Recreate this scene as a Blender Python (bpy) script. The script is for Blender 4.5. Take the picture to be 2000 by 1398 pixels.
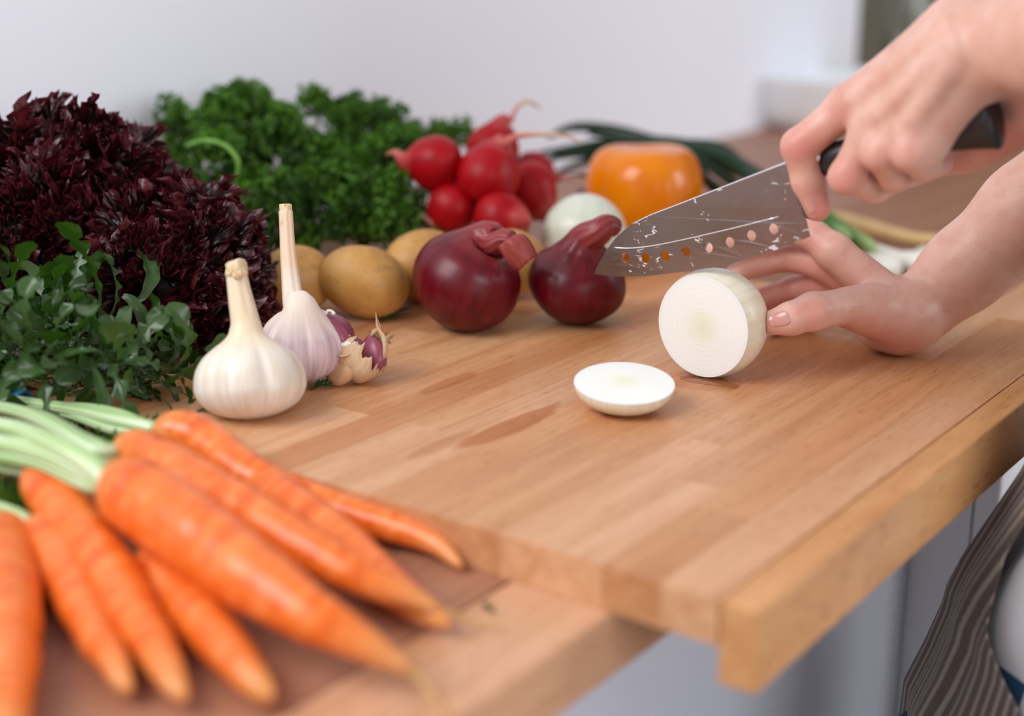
import bpy, bmesh, math, random
import numpy as np
from mathutils import Vector, Matrix

for o in list(bpy.data.objects):
    bpy.data.objects.remove(o)
SC = bpy.context.scene
COL = SC.collection

# ------------------------------------------------------------------ camera
FPX = 2778.0
PITCH = math.atan(819 / FPX)
YAW = math.radians(36.5)
ZB = 0.93                      # top of the cutting board
ZC = ZB - 0.024                # top of the counter
CAM = np.array([0.0, 0.0, ZB + 0.29])
_fh = np.array([math.cos(YAW), math.sin(YAW), 0])
RI = np.array([math.sin(YAW), -math.cos(YAW), 0])
FW = _fh * math.cos(PITCH) - np.array([0, 0, math.sin(PITCH)])
UP = np.cross(RI, FW)
cd = bpy.data.cameras.new('camera')
cam = bpy.data.objects.new('camera', cd)
COL.objects.link(cam)
cam.matrix_world = Matrix(((RI[0], UP[0], -FW[0], CAM[0]), (RI[1], UP[1], -FW[1], CAM[1]),
                           (RI[2], UP[2], -FW[2], CAM[2]), (0, 0, 0, 1)))
cd.sensor_width = 36
cd.lens = FPX / 2000 * 36
cd.clip_start = 0.01
cd.dof.use_dof = True
cd.dof.focus_distance = 0.978
cd.dof.aperture_fstop = 2.5
SC.camera = cam

# ------------------------------------------------------------------ light
world = bpy.data.worlds.new('daylight')
SC.world = world
world.use_nodes = True
wb = world.node_tree.nodes['Background']
wb.inputs[0].default_value = (0.92, 0.92, 0.98, 1)
wb.inputs[1].default_value = 0.47


def area(name, loc, aim, sx, sy, power, col):
    l = bpy.data.lights.new(name, 'AREA')
    l.shape = 'RECTANGLE'
    l.size, l.size_y, l.energy, l.color = sx, sy, power, col
    o = bpy.data.objects.new(name, l)
    COL.objects.link(o)
    o.location = loc
    d = Vector(aim) - Vector(loc)
    o.rotation_euler = d.to_track_quat('-Z', 'Y').to_euler()
    return o


area('window_light', (-0.45, 1.04, 2.1), (0.85, 0.5, 0.93), 1.1, 0.9, 24, (0.97, 0.98, 1.0))
area('room_window_light', (-0.8, -4.6, 2.5), (1.2, 1.0, 1.1), 3.0, 2.0, 96, (0.94, 0.96, 1.0))
area('added_side_fill', (3.1, -3.6, 2.3), (1.6, 1.0, 1.1), 1.8, 1.6, 50, (0.96, 0.97, 1.0))  # added fill lamp that brightens the back wall from the front right

vs = SC.view_settings
vs.view_transform = 'Standard'
vs.look = 'None'
vs.gamma = 1
vs.use_curve_mapping = False
vs.exposure = 0.10
SC.cycles.use_denoising = True
SC.cycles.max_bounces = 8

# ------------------------------------------------------------------ helpers
def ray(px, py):
    return FW + RI * (px - 1000) / FPX + UP * (699 - py) / FPX


def at(px, py, d):                       # a point of the photograph at a depth
    return CAM + ray(px, py) * d


def onz(px, py, z):                      # ... on a level plane
    r = ray(px, py)
    return CAM + r * ((z - CAM[2]) / r[2])


def onx(px, py, x):                      # ... on a plane across the counter
    r = ray(px, py)
    return CAM + r * (x / r[0])


def rest(px, py, rpx, z0=ZB):            # a round thing resting on z0: centre, metres per pixel
    r = ray(px, py)
    d = (CAM[2] - z0) / (rpx / FPX - r[2])
    return CAM + r * d, d / FPX


def setp(o, label=None, cat=None, group=None, kind=None):
    for k, v in (('label', label), ('category', cat), ('group', group), ('kind', kind)):
        if v:
            o[k] = v
    return o


def link(name, me, parent=None):
    o = bpy.data.objects.new(name, me)
    COL.objects.link(o)
    if parent:
        o.parent = parent
        o.matrix_parent_inverse = parent.matrix_basis.inverted()
    return o


def empty(name, loc, label, cat, group=None):
    o = bpy.data.objects.new(name, None)
    o.empty_display_size = 0.02
    COL.objects.link(o)
    o.location = [float(c) for c in loc]
    return setp(o, label, cat, group)


def mk(name, v, f, m, parent=None, smooth=True, uv=None):
    """one mesh object from world coordinates; origin moved to the middle of its base"""
    v = np.asarray(v, float)
    c = np.array([(v[:, 0].min() + v[:, 0].max()) / 2, (v[:, 1].min() + v[:, 1].max()) / 2, v[:, 2].min()])
    me = bpy.data.meshes.new(name)
    me.from_pydata((v - c).tolist(), [], [tuple(int(i) for i in q) for q in f])
    if uv is not None:
        ul = me.uv_layers.new(name='UVMap')
        li = np.empty(len(me.loops), int)
        me.loops.foreach_get('vertex_index', li)
        ul.data.foreach_set('uv', np.asarray(uv, float)[li].ravel())
    if smooth:
        me.polygons.foreach_set('use_smooth', [True] * len(me.polygons))
    me.materials.append(m)
    o = bpy.data.objects.new(name, me)
    COL.objects.link(o)
    o.location = c
    if parent:
        o.parent = parent
        o.matrix_parent_inverse = parent.matrix_basis.inverted()
    return o


def gridf(nu, nv, cu=False, off=0):
    """quads of a grid of nv rows with nu columns each"""
    f = []
    for j in range(nv - 1):
        for i in range(nu if cu else nu - 1):
            a, b = j * nu + i, j * nu + (i + 1) % nu
            f.append((off + a, off + b, off + b + nu, off + a + nu))
    return f


def spline(pts, n):
    p = np.asarray(pts, float)
    p = np.vstack([2 * p[0] - p[1], p, 2 * p[-1] - p[-2]])
    k = len(p) - 3
    t = np.linspace(0, k, n)
    i = np.minimum(t.astype(int), k - 1)
    u = (t - i)[:, None]
    a, b, c, d = p[i], p[i + 1], p[i + 2], p[i + 3]
    return 0.5 * (2 * b + (c - a) * u + (2 * a - 5 * b + 4 * c - d) * u ** 2 + (3 * b - a - 3 * c + d) * u ** 3)


def frames(path):
    t = np.gradient(path, axis=0)
    t /= np.linalg.norm(t, axis=1)[:, None] + 1e-12
    n = np.cross(t[0], [0, 0, 1.0])
    if np.linalg.norm(n) < 1e-3:
        n = np.cross(t[0], [0, 1.0, 0])
    n /= np.linalg.norm(n)
    N = [n]
    for k in range(1, len(path)):
        n = n - t[k] * (n @ t[k])
        n /= np.linalg.norm(n)
        N.append(n)
    N = np.array(N)
    return t, N, np.cross(t, N)


def tube(path, rad, seg=12, mod=None, sq=1.0):
    """closed tube; mod(theta, t) multiplies the radius; returns verts, faces, uv"""
    path = np.asarray(path, float)
    n = len(path)
    rad = np.broadcast_to(np.asarray(rad, float), (n,))
    t, N, B = frames(path)
    th = np.linspace(0, 2 * math.pi, seg, endpoint=False)
    tt = np.linspace(0, 1, n)
    R = rad[:, None] * np.ones(seg)[None]
    if mod is not None:
        R = R * mod(th[None, :], tt[:, None])
    V = path[:, None] + R[..., None] * (np.cos(th)[None, :, None] * N[:, None] + sq * np.sin(th)[None, :, None] * B[:, None])
    uv = np.stack(np.broadcast_arrays(th[None] / (2 * math.pi), tt[:, None]), -1).reshape(-1, 2)
    V = np.vstack([V.reshape(-1, 3), path[0], path[-1]])
    uv = np.vstack([uv, [0.5, 0], [0.5, 1]])
    f = gridf(seg, n, True)
    a, b = n * seg, n * seg + 1
    for i in range(seg):
        j = (i + 1) % seg
        f.append((a, j, i))
        f.append((b, (n - 1) * seg + i, (n - 1) * seg + j))
    return V, f, uv


def interp(tab, n):
    x = [p[0] for p in tab]
    return np.interp(np.linspace(0, 1, n), x, [p[1] for p in tab])


def sm_interp(tab, t):
    """smooth (Catmull-Rom) profile through (t, value) pairs"""
    p = spline(np.array(tab, float), 200)
    return np.interp(t, p[:, 0], p[:, 1])


def box(x0, x1, y0, y1, z0, z1, bev=0.0):
    if bev <= 0:
        v = [(x, y, z) for z in (z0, z1) for y in (y0, y1) for x in (x0, x1)]
        f = [(0, 2, 3, 1), (4, 5, 7, 6), (0, 1, 5, 4), (2, 6, 7, 3), (0, 4, 6, 2), (1, 3, 7, 5)]
        return np.array(v), f
    bm = bmesh.new()
    bmesh.ops.create_cube(bm, size=1)
    for q in bm.verts:
        q.co = ((x0 + x1) / 2 + q.co.x * (x1 - x0), (y0 + y1) / 2 + q.co.y * (y1 - y0), (z0 + z1) / 2 + q.co.z * (z1 - z0))
    bmesh.ops.bevel(bm, geom=list(bm.edges), offset=bev, segments=2, profile=0.5, affect='EDGES')
    bm.verts.index_update()
    v = np.array([q.co[:] for q in bm.verts])
    f = [tuple(q.index for q in p.verts) for p in bm.faces]
    bm.free()
    return v, f


class Noise:
    """cheap smooth noise: a sum of waves"""
    def __init__(s, seed, n=10, freq=1.0):
        r = np.random.default_rng(seed)
        s.k = r.normal(size=(n, 3)) * freq
        s.p = r.uniform(0, 6.28, n)

    def __call__(s, p):
        return np.sin(np.asarray(p) @ s.k.T + s.p).mean(-1) * 1.8


def rotm(axis, ang):
    return np.array(Matrix.Rotation(ang, 3, Vector(axis)))


def frame_z(d, spin=0.0):
    """rotation whose z axis looks along d"""
    q = Vector(d).to_track_quat('Z', 'Y').to_matrix() @ Matrix.Rotation(spin, 3, 'Z')
    return np.array(q)


def unit(v):
    v = np.asarray(v, float)
    return v / np.linalg.norm(v)


# ------------------------------------------------------------------ materials
def srgb(r, g, b):
    return tuple(((c / 255) / 12.92 if c / 255 <= 0.04045 else ((c / 255 + 0.055) / 1.055) ** 2.4) for c in (r, g, b)) + (1.0,)


class M:
    def __init__(s, name):
        s.m = bpy.data.materials.new(name)
        s.m.use_nodes = True
        s.t = s.m.node_tree
        s.b = s.t.nodes['Principled BSDF']

    def n(s, kind, **kw):
        q = s.t.nodes.new('ShaderNode' + kind)
        for k, v in kw.items():
            if hasattr(q, k):
                setattr(q, k, v)
        return q

    def l(s, a, b):
        s.t.links.new(a, b)

    def coord(s, kind='Object', scale=(1, 1, 1), loc=(0, 0, 0)):
        if kind == 'World':
            o = s.n('NewGeometry').outputs['Position']
        else:
            o = s.n('TexCoord').outputs[kind]
        mp = s.n('Mapping')
        mp.inputs['Scale'].default_value = scale
        mp.inputs['Location'].default_value = loc
        s.l(o, mp.inputs[0])
        return mp.outputs[0]

    def noise(s, co, scale=5, detail=3, rough=0.55, dist=0.0):
        q = s.n('TexNoise')
        q.inputs['Scale'].default_value = scale
        q.inputs['Detail'].default_value = detail
        q.inputs['Roughness'].default_value = rough
        q.inputs['Distortion'].default_value = dist
        s.l(co, q.inputs['Vector'])
        return q.outputs[0]

    def ramp(s, fac, stops):
        q = s.n('ValToRGB')
        e = q.color_ramp.elements
        while len(e) < len(stops):
            e.new(0.5)
        for i, (p, c) in enumerate(stops):
            e[i].position = p
            e[i].color = c if len(c) == 4 else tuple(c) + (1,)
        s.l(fac, q.inputs[0])
        return q.outputs[0]

    def mix(s, fac, a, b, mode='MIX'):
        q = s.n('MixRGB', blend_type=mode)
        for sock, v in ((q.inputs[0], fac), (q.inputs[1], a), (q.inputs[2], b)):
            if isinstance(v, (int, float)):
                sock.default_value = v
            elif isinstance(v, tuple):
                sock.default_value = v
            else:
                s.l(v, sock)
        return q.outputs[0]

    def math(s, op, a, b=0.0):
        q = s.n('Math', operation=op)
        for sock, v in ((q.inputs[0], a), (q.inputs[1], b)):
            if isinstance(v, (int, float)):
                sock.default_value = v
            else:
                s.l(v, sock)
        return q.outputs[0]

    def sep(s, co):
        q = s.n('SeparateXYZ')
        s.l(co, q.inputs[0])
        return q.outputs

    def base(s, c):
        if isinstance(c, tuple):
            s.b.inputs['Base Color'].default_value = c
        else:
            s.l(c, s.b.inputs['Base Color'])
        return s

    def set(s, **kw):
        names = dict(rough='Roughness', metal='Metallic', sss='Subsurface Weight', sscale='Subsurface Scale', spec='Specular IOR Level',
                     coat='Coat Weight', coatr='Coat Roughness', trans='Transmission Weight', ior='IOR', sheen='Sheen Weight', alpha='Alpha')
        for k, v in kw.items():
            if k == 'srad':
                s.b.inputs['Subsurface Radius'].default_value = v
            elif isinstance(v, (int, float)):
                s.b.inputs[names[k]].default_value = v
            else:
                s.l(v, s.b.inputs[names[k]])
        return s

    def bump(s, h, strength=0.3, dist=0.001):
        q = s.n('Bump')
        q.inputs['Strength'].default_value = strength
        q.inputs['Distance'].default_value = dist
        s.l(h, q.inputs['Height'])
        s.l(q.outputs[0], s.b.inputs['Normal'])
        return s

    def leaf(s, tcol, w):
        """thin leaf: some light comes through"""
        tr = s.n('BsdfTranslucent')
        if isinstance(tcol, tuple):
            tr.inputs[0].default_value = tcol
        else:
            s.l(tcol, tr.inputs[0])
        mx = s.n('MixShader')
        mx.inputs[0].default_value = w
        s.l(s.b.outputs[0], mx.inputs[1])
        s.l(tr.outputs[0], mx.inputs[2])
        s.l(mx.outputs[0], s.t.nodes['Material Output'].inputs['Surface'])
        return s


def plain(name, c, rough=0.5, **kw):
    return M(name).base(c).set(rough=rough, **kw).m


def wood(name, cols, sx=3.0, sy=55.0, rough=0.42, stains=(), tone=1.0):
    q = M(name)
    rnd = q.n('ObjectInfo').outputs['Random']
    co = q.coord('World', (sx, sy, sy))
    off = q.n('VectorMath', operation='ADD')
    q.l(co, off.inputs[0])
    sc = q.math('MULTIPLY', rnd, 37.0)
    cb = q.n('CombineXYZ')
    for i in range(3):
        q.l(sc, cb.inputs[i])
    q.l(cb.outputs[0], off.inputs[1])
    g = q.noise(off.outputs[0], 1.3, 4, 0.6, 0.4)
    fine = q.noise(off.outputs[0], 7.0, 3, 0.6)
    b = q.ramp(rnd, [(i / (len(cols) - 1), c) for i, c in enumerate(cols)])
    c = q.mix(q.ramp(g, [(0.35, (0, 0, 0)), (0.7, (1, 1, 1))]), b, q.mix(1.0, b, (0.80, 0.70, 0.60, 1), 'MULTIPLY'))
    c = q.mix(q.ramp(fine, [(0.55, (0, 0, 0)), (0.8, (0.6, 0.6, 0.6))]), c, q.mix(1.0, c, (0.76, 0.64, 0.52, 1), 'MULTIPLY'))
    # dark pores
    pv = q.noise(q.coord('World', (60, 700, 300)), 1.0, 1)
    c = q.mix(q.ramp(pv, [(0.62, (0, 0, 0)), (0.72, (0.7, 0.7, 0.7))]), c, q.mix(1.0, c, (0.58, 0.42, 0.32, 1), 'MULTIPLY'))
    # pale knife marks
    if stains:
        mp = q.n('Mapping')
        mp.inputs['Rotation'].default_value = (0, 0, 0.95)
        mp.inputs['Scale'].default_value = (9, 420, 1)
        q.l(q.n('NewGeometry').outputs['Position'], mp.inputs[0])
        kn_ = q.noise(mp.outputs[0], 1.0, 1)
        c = q.mix(q.ramp(q.math('MULTIPLY', q.ramp(kn_, [(0.735, (0, 0, 0)), (0.76, (1, 1, 1))]), q.ramp(q.noise(q.coord('World'), 7, 1), [(0.5, (0, 0, 0)), (0.6, (1, 1, 1))])), [(0, (0, 0, 0)), (1, (0.45, 0.45, 0.45))]), c, srgb(236, 208, 170))
    wn = q.noise(q.coord('World', (14, 60, 1)), 1.0, 3)
    for (x, y, rx, ry, k) in stains:        # wet patches
        p = q.coord('World', (1 / rx, 1 / ry, 0), (-x / rx, -y / ry, 0))
        ln = q.n('VectorMath', operation='LENGTH')
        q.l(p, ln.inputs[0])
        d = q.math('ADD', ln.outputs['Value'], q.math('MULTIPLY', q.math('SUBTRACT', wn, 0.5), 1.1))
        c = q.mix(q.ramp(d, [(0.82, (k, k, k)), (1.0, (0, 0, 0))]), c, q.mix(1.0, c, (0.72, 0.50, 0.30, 1), 'MULTIPLY'))
    q.base(c).set(rough=rough, spec=0.42)
    q.bump(q.math('ADD', fine, q.math('MULTIPLY', pv, -0.8)), 0.12, 0.0006)
    return q.m

# ------------------------------------------------------------------ the room
def pbox(name, b, m, parent=None, bev=0.0, smooth=False):
    v, f = box(*b, bev)
    return mk(name, v, f, m, parent, smooth)


q = M('wall paint')
wn_ = q.noise(q.coord('World', (1, 1, 1)), 260, 3)
q.base((0.905, 0.925, 1.0, 1)).set(rough=0.7).bump(wn_, 0.18, 0.002)
m_wall = q.m
m_far = plain('far wall olive grey', (0.20, 0.18, 0.125, 1), 0.8)
m_cabinet = plain('shaded white lacquer', (0.62, 0.63, 0.70, 1), 0.4)  # white cabinet, greyed to put its shade into the colour
m_appl = plain('lit white enamel', (0.93, 0.94, 0.97, 1), 0.3)  # whitened so the appliance side looks lit beside the shaded cabinet
m_floor = plain('floor', (0.42, 0.38, 0.34, 1), 0.5)
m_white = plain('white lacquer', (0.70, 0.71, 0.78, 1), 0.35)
YW = 1.12
wall = mk('wall_back', *box(0.32, 2.62, YW, YW + 0.12, 0.0, 2.5), m_wall, None, False)
setp(wall, kind='structure')
# the wall goes on to the left of the picture around a window
for i, b in enumerate([(-1.55, 0.32, YW, YW + 0.12, 0.0, 1.10), (-1.55, 0.32, YW, YW + 0.12, 2.38, 2.5), (-1.75, -1.55, YW, YW + 0.12, 0.0, 2.5)]):
    mk('wall_back_side', *box(*b), m_wall, wall, False)
win = mk('window_1', *box(-1.55, 0.32, YW + 0.02, YW + 0.10, 1.10, 1.13), m_white, None, False)
setp(win, kind='structure')
for b in [(-1.55, -1.51, YW + 0.03, YW + 0.08, 1.13, 2.38), (0.28, 0.32, YW + 0.03, YW + 0.08, 1.13, 2.38), (-1.55, 0.32, YW + 0.03, YW + 0.08, 2.34, 2.38)]:
    mk('window_frame', *box(*b), m_white, win, False)
setp(mk('wall_end', *box(3.7, 3.8, -0.6, 3.0, 0.0, 2.5), m_far, None, False), kind='structure')
setp(mk('floor', *box(-2.0, 3.8, -1.5, 3.0, -0.05, 0.0), m_floor, None, False), kind='structure')

# ------------------------------------------------------------------ counter
CF = float(onz(1200, 1193, ZC)[1])             # counter front line
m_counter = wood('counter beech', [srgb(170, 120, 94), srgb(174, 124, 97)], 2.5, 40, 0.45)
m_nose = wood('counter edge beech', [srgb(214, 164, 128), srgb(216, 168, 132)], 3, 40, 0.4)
t = empty('countertop', (1.3, (CF + YW) / 2, ZC - 0.04), 'reddish brown wooden kitchen counter under the cutting board along the white wall', 'counter')
pbox('slab', (-0.9, 3.1, CF + 0.062, YW, ZC - 0.036, ZC), m_counter, t)
pbox('front_edge', (-0.9, 3.1, CF, CF + 0.061, ZC - 0.036, ZC), m_nose, t, 0.002)

CY = CF + 0.05
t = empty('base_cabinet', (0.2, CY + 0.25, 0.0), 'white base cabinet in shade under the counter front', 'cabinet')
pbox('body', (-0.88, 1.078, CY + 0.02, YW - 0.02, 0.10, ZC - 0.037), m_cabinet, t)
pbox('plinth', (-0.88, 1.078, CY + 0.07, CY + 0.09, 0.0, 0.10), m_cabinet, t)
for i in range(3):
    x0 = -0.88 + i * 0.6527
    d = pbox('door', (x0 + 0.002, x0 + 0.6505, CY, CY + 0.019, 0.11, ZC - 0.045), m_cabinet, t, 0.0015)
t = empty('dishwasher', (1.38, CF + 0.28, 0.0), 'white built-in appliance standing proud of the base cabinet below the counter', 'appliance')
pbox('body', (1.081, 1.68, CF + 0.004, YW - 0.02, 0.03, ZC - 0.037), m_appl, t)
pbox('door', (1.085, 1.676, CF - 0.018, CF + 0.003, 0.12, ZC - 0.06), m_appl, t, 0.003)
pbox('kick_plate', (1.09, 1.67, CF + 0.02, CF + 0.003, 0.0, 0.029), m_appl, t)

# ------------------------------------------------------------------ cutting board
BX0, BX1, BY0, BY1 = 0.533, 1.113, 0.256, 0.86
LIPZ = float((lambda r: CAM[2] + r[2] * (BY0 / r[1]))(ray(1492, 1345)))
stains = [(*onz(1000, 832, ZB)[:2], 0.060, 0.0105, 1.0), (*onz(880, 745, ZB)[:2], 0.035, 0.008, 0.55),
          (*onz(860, 868, ZB)[:2], 0.03, 0.007, 0.45), (*onz(1370, 745, ZB)[:2], 0.024, 0.030, 0.6), (*onz(1230, 806, ZB)[:2], 0.02, 0.02, 0.5)]
tones = [srgb(208, 150, 104), srgb(218, 168, 122), srgb(204, 146, 102), srgb(224, 176, 136), srgb(212, 156, 108), srgb(196, 136, 90), srgb(218, 166, 122)]
m_board = wood('beech stave', tones, 3.2, 60, 0.4, stains)
m_lip = wood('beech lip', [srgb(216, 160, 106), srgb(216, 160, 106)], 7, 34, 0.4)
bd = empty('cutting_board', ((BX0 + BX1) / 2, (BY0 + BY1) / 2, ZC), 'large glued beech cutting board with a hooked front lip on the counter', 'cutting board')
rr = random.Random(5)
y = BY0 + 0.0205
row = 0
while y < BY1 - 0.005:
    w = rr.uniform(0.026, 0.034)
    y1 = min(y + w, BY1)
    x = BX0
    first = True
    while x < BX1 - 1e-6:
        ln = rr.uniform(0.08, 0.45) if first else rr.uniform(0.25, 0.5)
        first = False
        x1 = x + ln
        if BX1 - x1 < 0.06:
            x1 = BX1
        pbox('stave', (x, x1, y, y1, ZC + 0.0003, ZB - rr.uniform(0, 0.0001)), m_board, bd, 0.00012)
        x = x1
    y = y1
    row += 1
pbox('lip', (BX0, BX1, BY0, BY0 + 0.020, LIPZ, ZB - 0.0001), m_lip, bd, 0.0015)

# ------------------------------------------------------------------ far end of the counter
def lathe(prof, seg=48, c=(0, 0, 0)):
    """prof: list of (r, z)"""
    p = np.array(prof, float)
    th = np.linspace(0, 2 * math.pi, seg, endpoint=False)
    V = np.stack([p[:, 0][:, None] * np.cos(th), p[:, 0][:, None] * np.sin(th), np.repeat(p[:, 1][:, None], seg, 1)], -1).reshape(-1, 3) + np.asarray(c)
    return V, gridf(seg, len(p), True)


m_china = plain('white china', (0.86, 0.88, 0.88, 1), 0.25)
pc = onz(1565, 240, ZC)
t = mk('serving_dish', *lathe([(0.0, 0.004), (0.09, 0.004), (0.095, 0.0), (0.105, 0.0), (0.118, 0.010), (0.128, 0.035), (0.132, 0.075), (0.136, 0.085), (0.134, 0.090), (0.126, 0.080), (0.118, 0.035), (0.10, 0.014), (0.0, 0.012)], 64, (pc[0], pc[1] - 0.05, ZC)), m_china)
setp(t, 'white china dish far back on the counter behind the knife hand', 'dish')
gp = onz(1800, 150, ZC)
m_glass = M('clear glass').base((0.9, 0.92, 0.9, 1)).set(rough=0.03, trans=1.0, ior=1.45).m
gx, gy = 2.95, float(2.95 * math.tan(YAW - math.atan(790 / (FPX / math.cos(PITCH)))))
t = mk('glass_jar', *lathe([(0, 0.0), (0.045, 0.0), (0.048, 0.006), (0.048, 0.19), (0.036, 0.22), (0.036, 0.25), (0.033, 0.25), (0.033, 0.218), (0.045, 0.188), (0.045, 0.01), (0, 0.008)], 40, (gx, gy, ZC)), m_glass)
setp(t, 'blurred clear glass jar at the far end of the counter', 'jar')

# ------------------------------------------------------------------ onions, garlic, potatoes, radishes, pepper
def streak(name, dark, light, nu=60, amt=0.5, rough=0.35, extra=None, sss=0.0, v_stops=None, mottle=None, srad=(0.01, 0.006, 0.003), coat=0.0, bump=0.15, spec=0.4):
    """skin with streaks running from pole to pole (UV: u around, v along)"""
    q = M(name)
    uv = q.coord('UV', (nu, 2.2, 1))
    n1 = q.noise(uv, 1.0, 3, 0.6)
    n2 = q.noise(q.coord('UV', (nu * 3, 3, 1)), 1.0, 2)
    f = q.math('ADD', q.math('MULTIPLY', n1, 0.7), q.math('MULTIPLY', n2, 0.3))
    c = q.ramp(f, [(0.5 - amt * 0.35, dark), (0.5 + amt * 0.35, light)])
    if mottle:
        c = q.mix(q.ramp(q.noise(q.coord('Object'), mottle[0], 3), [(mottle[1], (0, 0, 0)), (mottle[1] + 0.15, (1, 1, 1))]), c, mottle[2])
    if v_stops:
        v = q.sep(q.n('TexCoord').outputs['UV'])[1]
        for stops, col in v_stops:
            c = q.mix(q.ramp(v, [(a, (b, b, b)) for a, b in stops]), c, col)
    q.base(c).set(rough=rough, sss=sss, sscale=1.0, srad=srad, coat=coat, coatr=0.2, spec=spec)
    if bump:
        q.bump(f, bump, 0.0006)
    return q.m


def revolve(axis_pts, prof, seg, n, mod=None, end_round=True):
    """tube along a bent axis with a smooth radius profile given over t"""
    path = spline(axis_pts, n)
    t = np.linspace(0, 1, n)
    r = np.maximum(sm_interp(prof, t), 0.0002)
    return tube(path, r, seg, mod)


def bulb(name, c, R, top, m, prof, parent=None, seg=48, n=60, mod=None, hb=0.9, neck=None):
    """onion-like body: c centre, R radius, base at -hb*R along its axis, neck points after"""
    ax = unit(top)
    pts = [c - ax * hb * R, c - ax * 0.3 * R, c + ax * 0.3 * R, c + ax * 0.85 * R] + list(neck)
    # even spacing in arc length
    p = spline(pts, 200)
    s = np.r_[0, np.cumsum(np.linalg.norm(np.diff(p, axis=0), axis=1))]
    L = s[-1]
    t = np.linspace(0, 1, n) ** 0.9
    # more rings near the base for a round bottom
    t = np.sort(np.r_[t, [0.002, 0.006, 0.012, 0.02, 0.03]])
    path = np.stack([np.interp(t * L, s, p[:, k]) for k in range(3)], 1)
    mm = t * L / R                                  # distance from base in radii
    x = np.array([a for a, b in prof])
    sp = spline(np.array(prof, float), 300)
    r = np.interp(mm, sp[:, 0], sp[:, 1]) * R
    t_, N, B = frames(path)
    th = np.linspace(0, 2 * math.pi, seg, endpoint=False)
    Rr = np.maximum(r, 0.0003)[:, None] * np.ones(seg)
    if mod is not None:
        Rr = Rr * mod(th[None], mm[:, None])
    V = path[:, None] + Rr[..., None] * (np.cos(th)[None, :, None] * N[:, None] + np.sin(th)[None, :, None] * B[:, None])
    uv = np.stack(np.broadcast_arrays(th[None] / (2 * math.pi), (mm / (L / R))[:, None]), -1).reshape(-1, 2)
    nn = len(t)
    f = gridf(seg, nn, True)
    V = np.vstack([V.reshape(-1, 3), path[0], path[-1]])
    uv = np.vstack([uv, [0.5, 0], [0.5, 1]])
    for i in range(seg):
        j = (i + 1) % seg
        f.append((nn * seg, j, i))
        f.append((nn * seg + 1, (nn - 1) * seg + i, (nn - 1) * seg + j))
    # the UV seam: close enough, the pattern uses noise
    return mk(name, V, f, m, parent, True, uv)


ONION = [(0, 0.02), (0.03, 0.22), (0.12, 0.46), (0.3, 0.72), (0.6, 0.94), (0.92, 1.0), (1.25, 0.93), (1.5, 0.76), (1.7, 0.52), (1.85, 0.33), (2.05, 0.22), (2.3, 0.17), (2.6, 0.15), (3.2, 0.13)]

# --- two red onions
m_red = streak('red onion skin', srgb(42, 2, 8), srgb(124, 12, 28), 26, 0.8, 0.33, coat=0.0, spec=0.36, mottle=(60, 0.62, srgb(78, 10, 26)),
               v_stops=[([(0.62, 0), (0.78, 0.75)], srgb(150, 62, 62))], bump=0.12)
m_redflap = streak('red onion dry skin', srgb(112, 32, 36), srgb(168, 74, 66), 30, 0.8, 0.5, bump=0.5)
c, s = rest(912, 548, 97)
R = 108 * s
nk = [at(966, 474, c @ FW - CAM @ FW - 0.020), at(984, 466, c @ FW - CAM @ FW - 0.026), at(1000, 468, c @ FW - CAM @ FW - 0.030)]
t = empty('red_onion', (c[0], c[1], ZB), 'large red onion with its dry neck folded over, left of the other red onion', 'onion', 'red onions')
wob = Noise(3, 8, 2.0)
bulb('bulb', c, R, unit(at(955, 470, c @ FW - CAM @ FW - 0.012) - c), m_red, ONION, t, mod=lambda th, mm: 1 + 0.02 * np.sin(3 * th + 1) * (mm < 2) + 0.035 * np.sin(11 * th + 2 * mm) * np.clip((mm - 1.5) * 2, 0, 1), neck=nk, hb=0.93)
# folded dry skin
fl = spline([at(985, 472, nk[-1] @ FW - CAM @ FW - 0.004), at(1000, 476, nk[-1] @ FW - CAM @ FW - 0.007), at(1014, 492, nk[-1] @ FW - CAM @ FW - 0.007), at(1030, 514, nk[-1] @ FW - CAM @ FW - 0.005)], 14)
wv = unit(RI * 0.75 + UP * 0.65)
nu = 9
V = []
for k, p in enumerate(fl):
    w = 0.0095 * (0.75 + 0.45 * math.sin(k / 13 * 2.6))
    for i in range(nu):
        a = (i / (nu - 1) - 0.5) * 2
        V.append(p + wv * a * w - FW * (0.005 * math.cos(a * 1.9) + 0.0012 * math.sin(7 * a + k * 0.4)))
uvf = [(i / 8 * 0.3, k / 13) for k in range(14) for i in range(nu)]
o = mk('dry_skin', V, gridf(nu, 14), m_redflap, t, True, uvf)
o.modifiers.new('thick', 'SOLIDIFY').thickness = 0.0006

c, s = rest(1128, 545, 87)
R = 97 * s
dd = float((c - CAM) @ FW)
t = empty('red_onion', (c[0], c[1], ZB), 'red onion with upright curved neck beside the knife tip', 'onion', 'red onions')
bulb('bulb', c, R, unit(at(1150, 450, dd - 0.02) - c), m_red, [(0, 0.02), (0.03, 0.22), (0.12, 0.46), (0.3, 0.72), (0.6, 0.95), (0.9, 1.0), (1.2, 0.90), (1.42, 0.70), (1.62, 0.48), (1.8, 0.36), (2.0, 0.30), (2.3, 0.24), (2.6, 0.17), (2.8, 0.14)], t,
     mod=lambda th, mm: 1 + 0.02 * np.sin(4 * th) * (mm < 1.6) + 0.05 * np.sin(10 * th) * (mm > 1.5), neck=[at(1170, 452, dd - 0.025), at(1188, 440, dd - 0.024), at(1204, 446, dd - 0.02)], hb=0.92)

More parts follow.
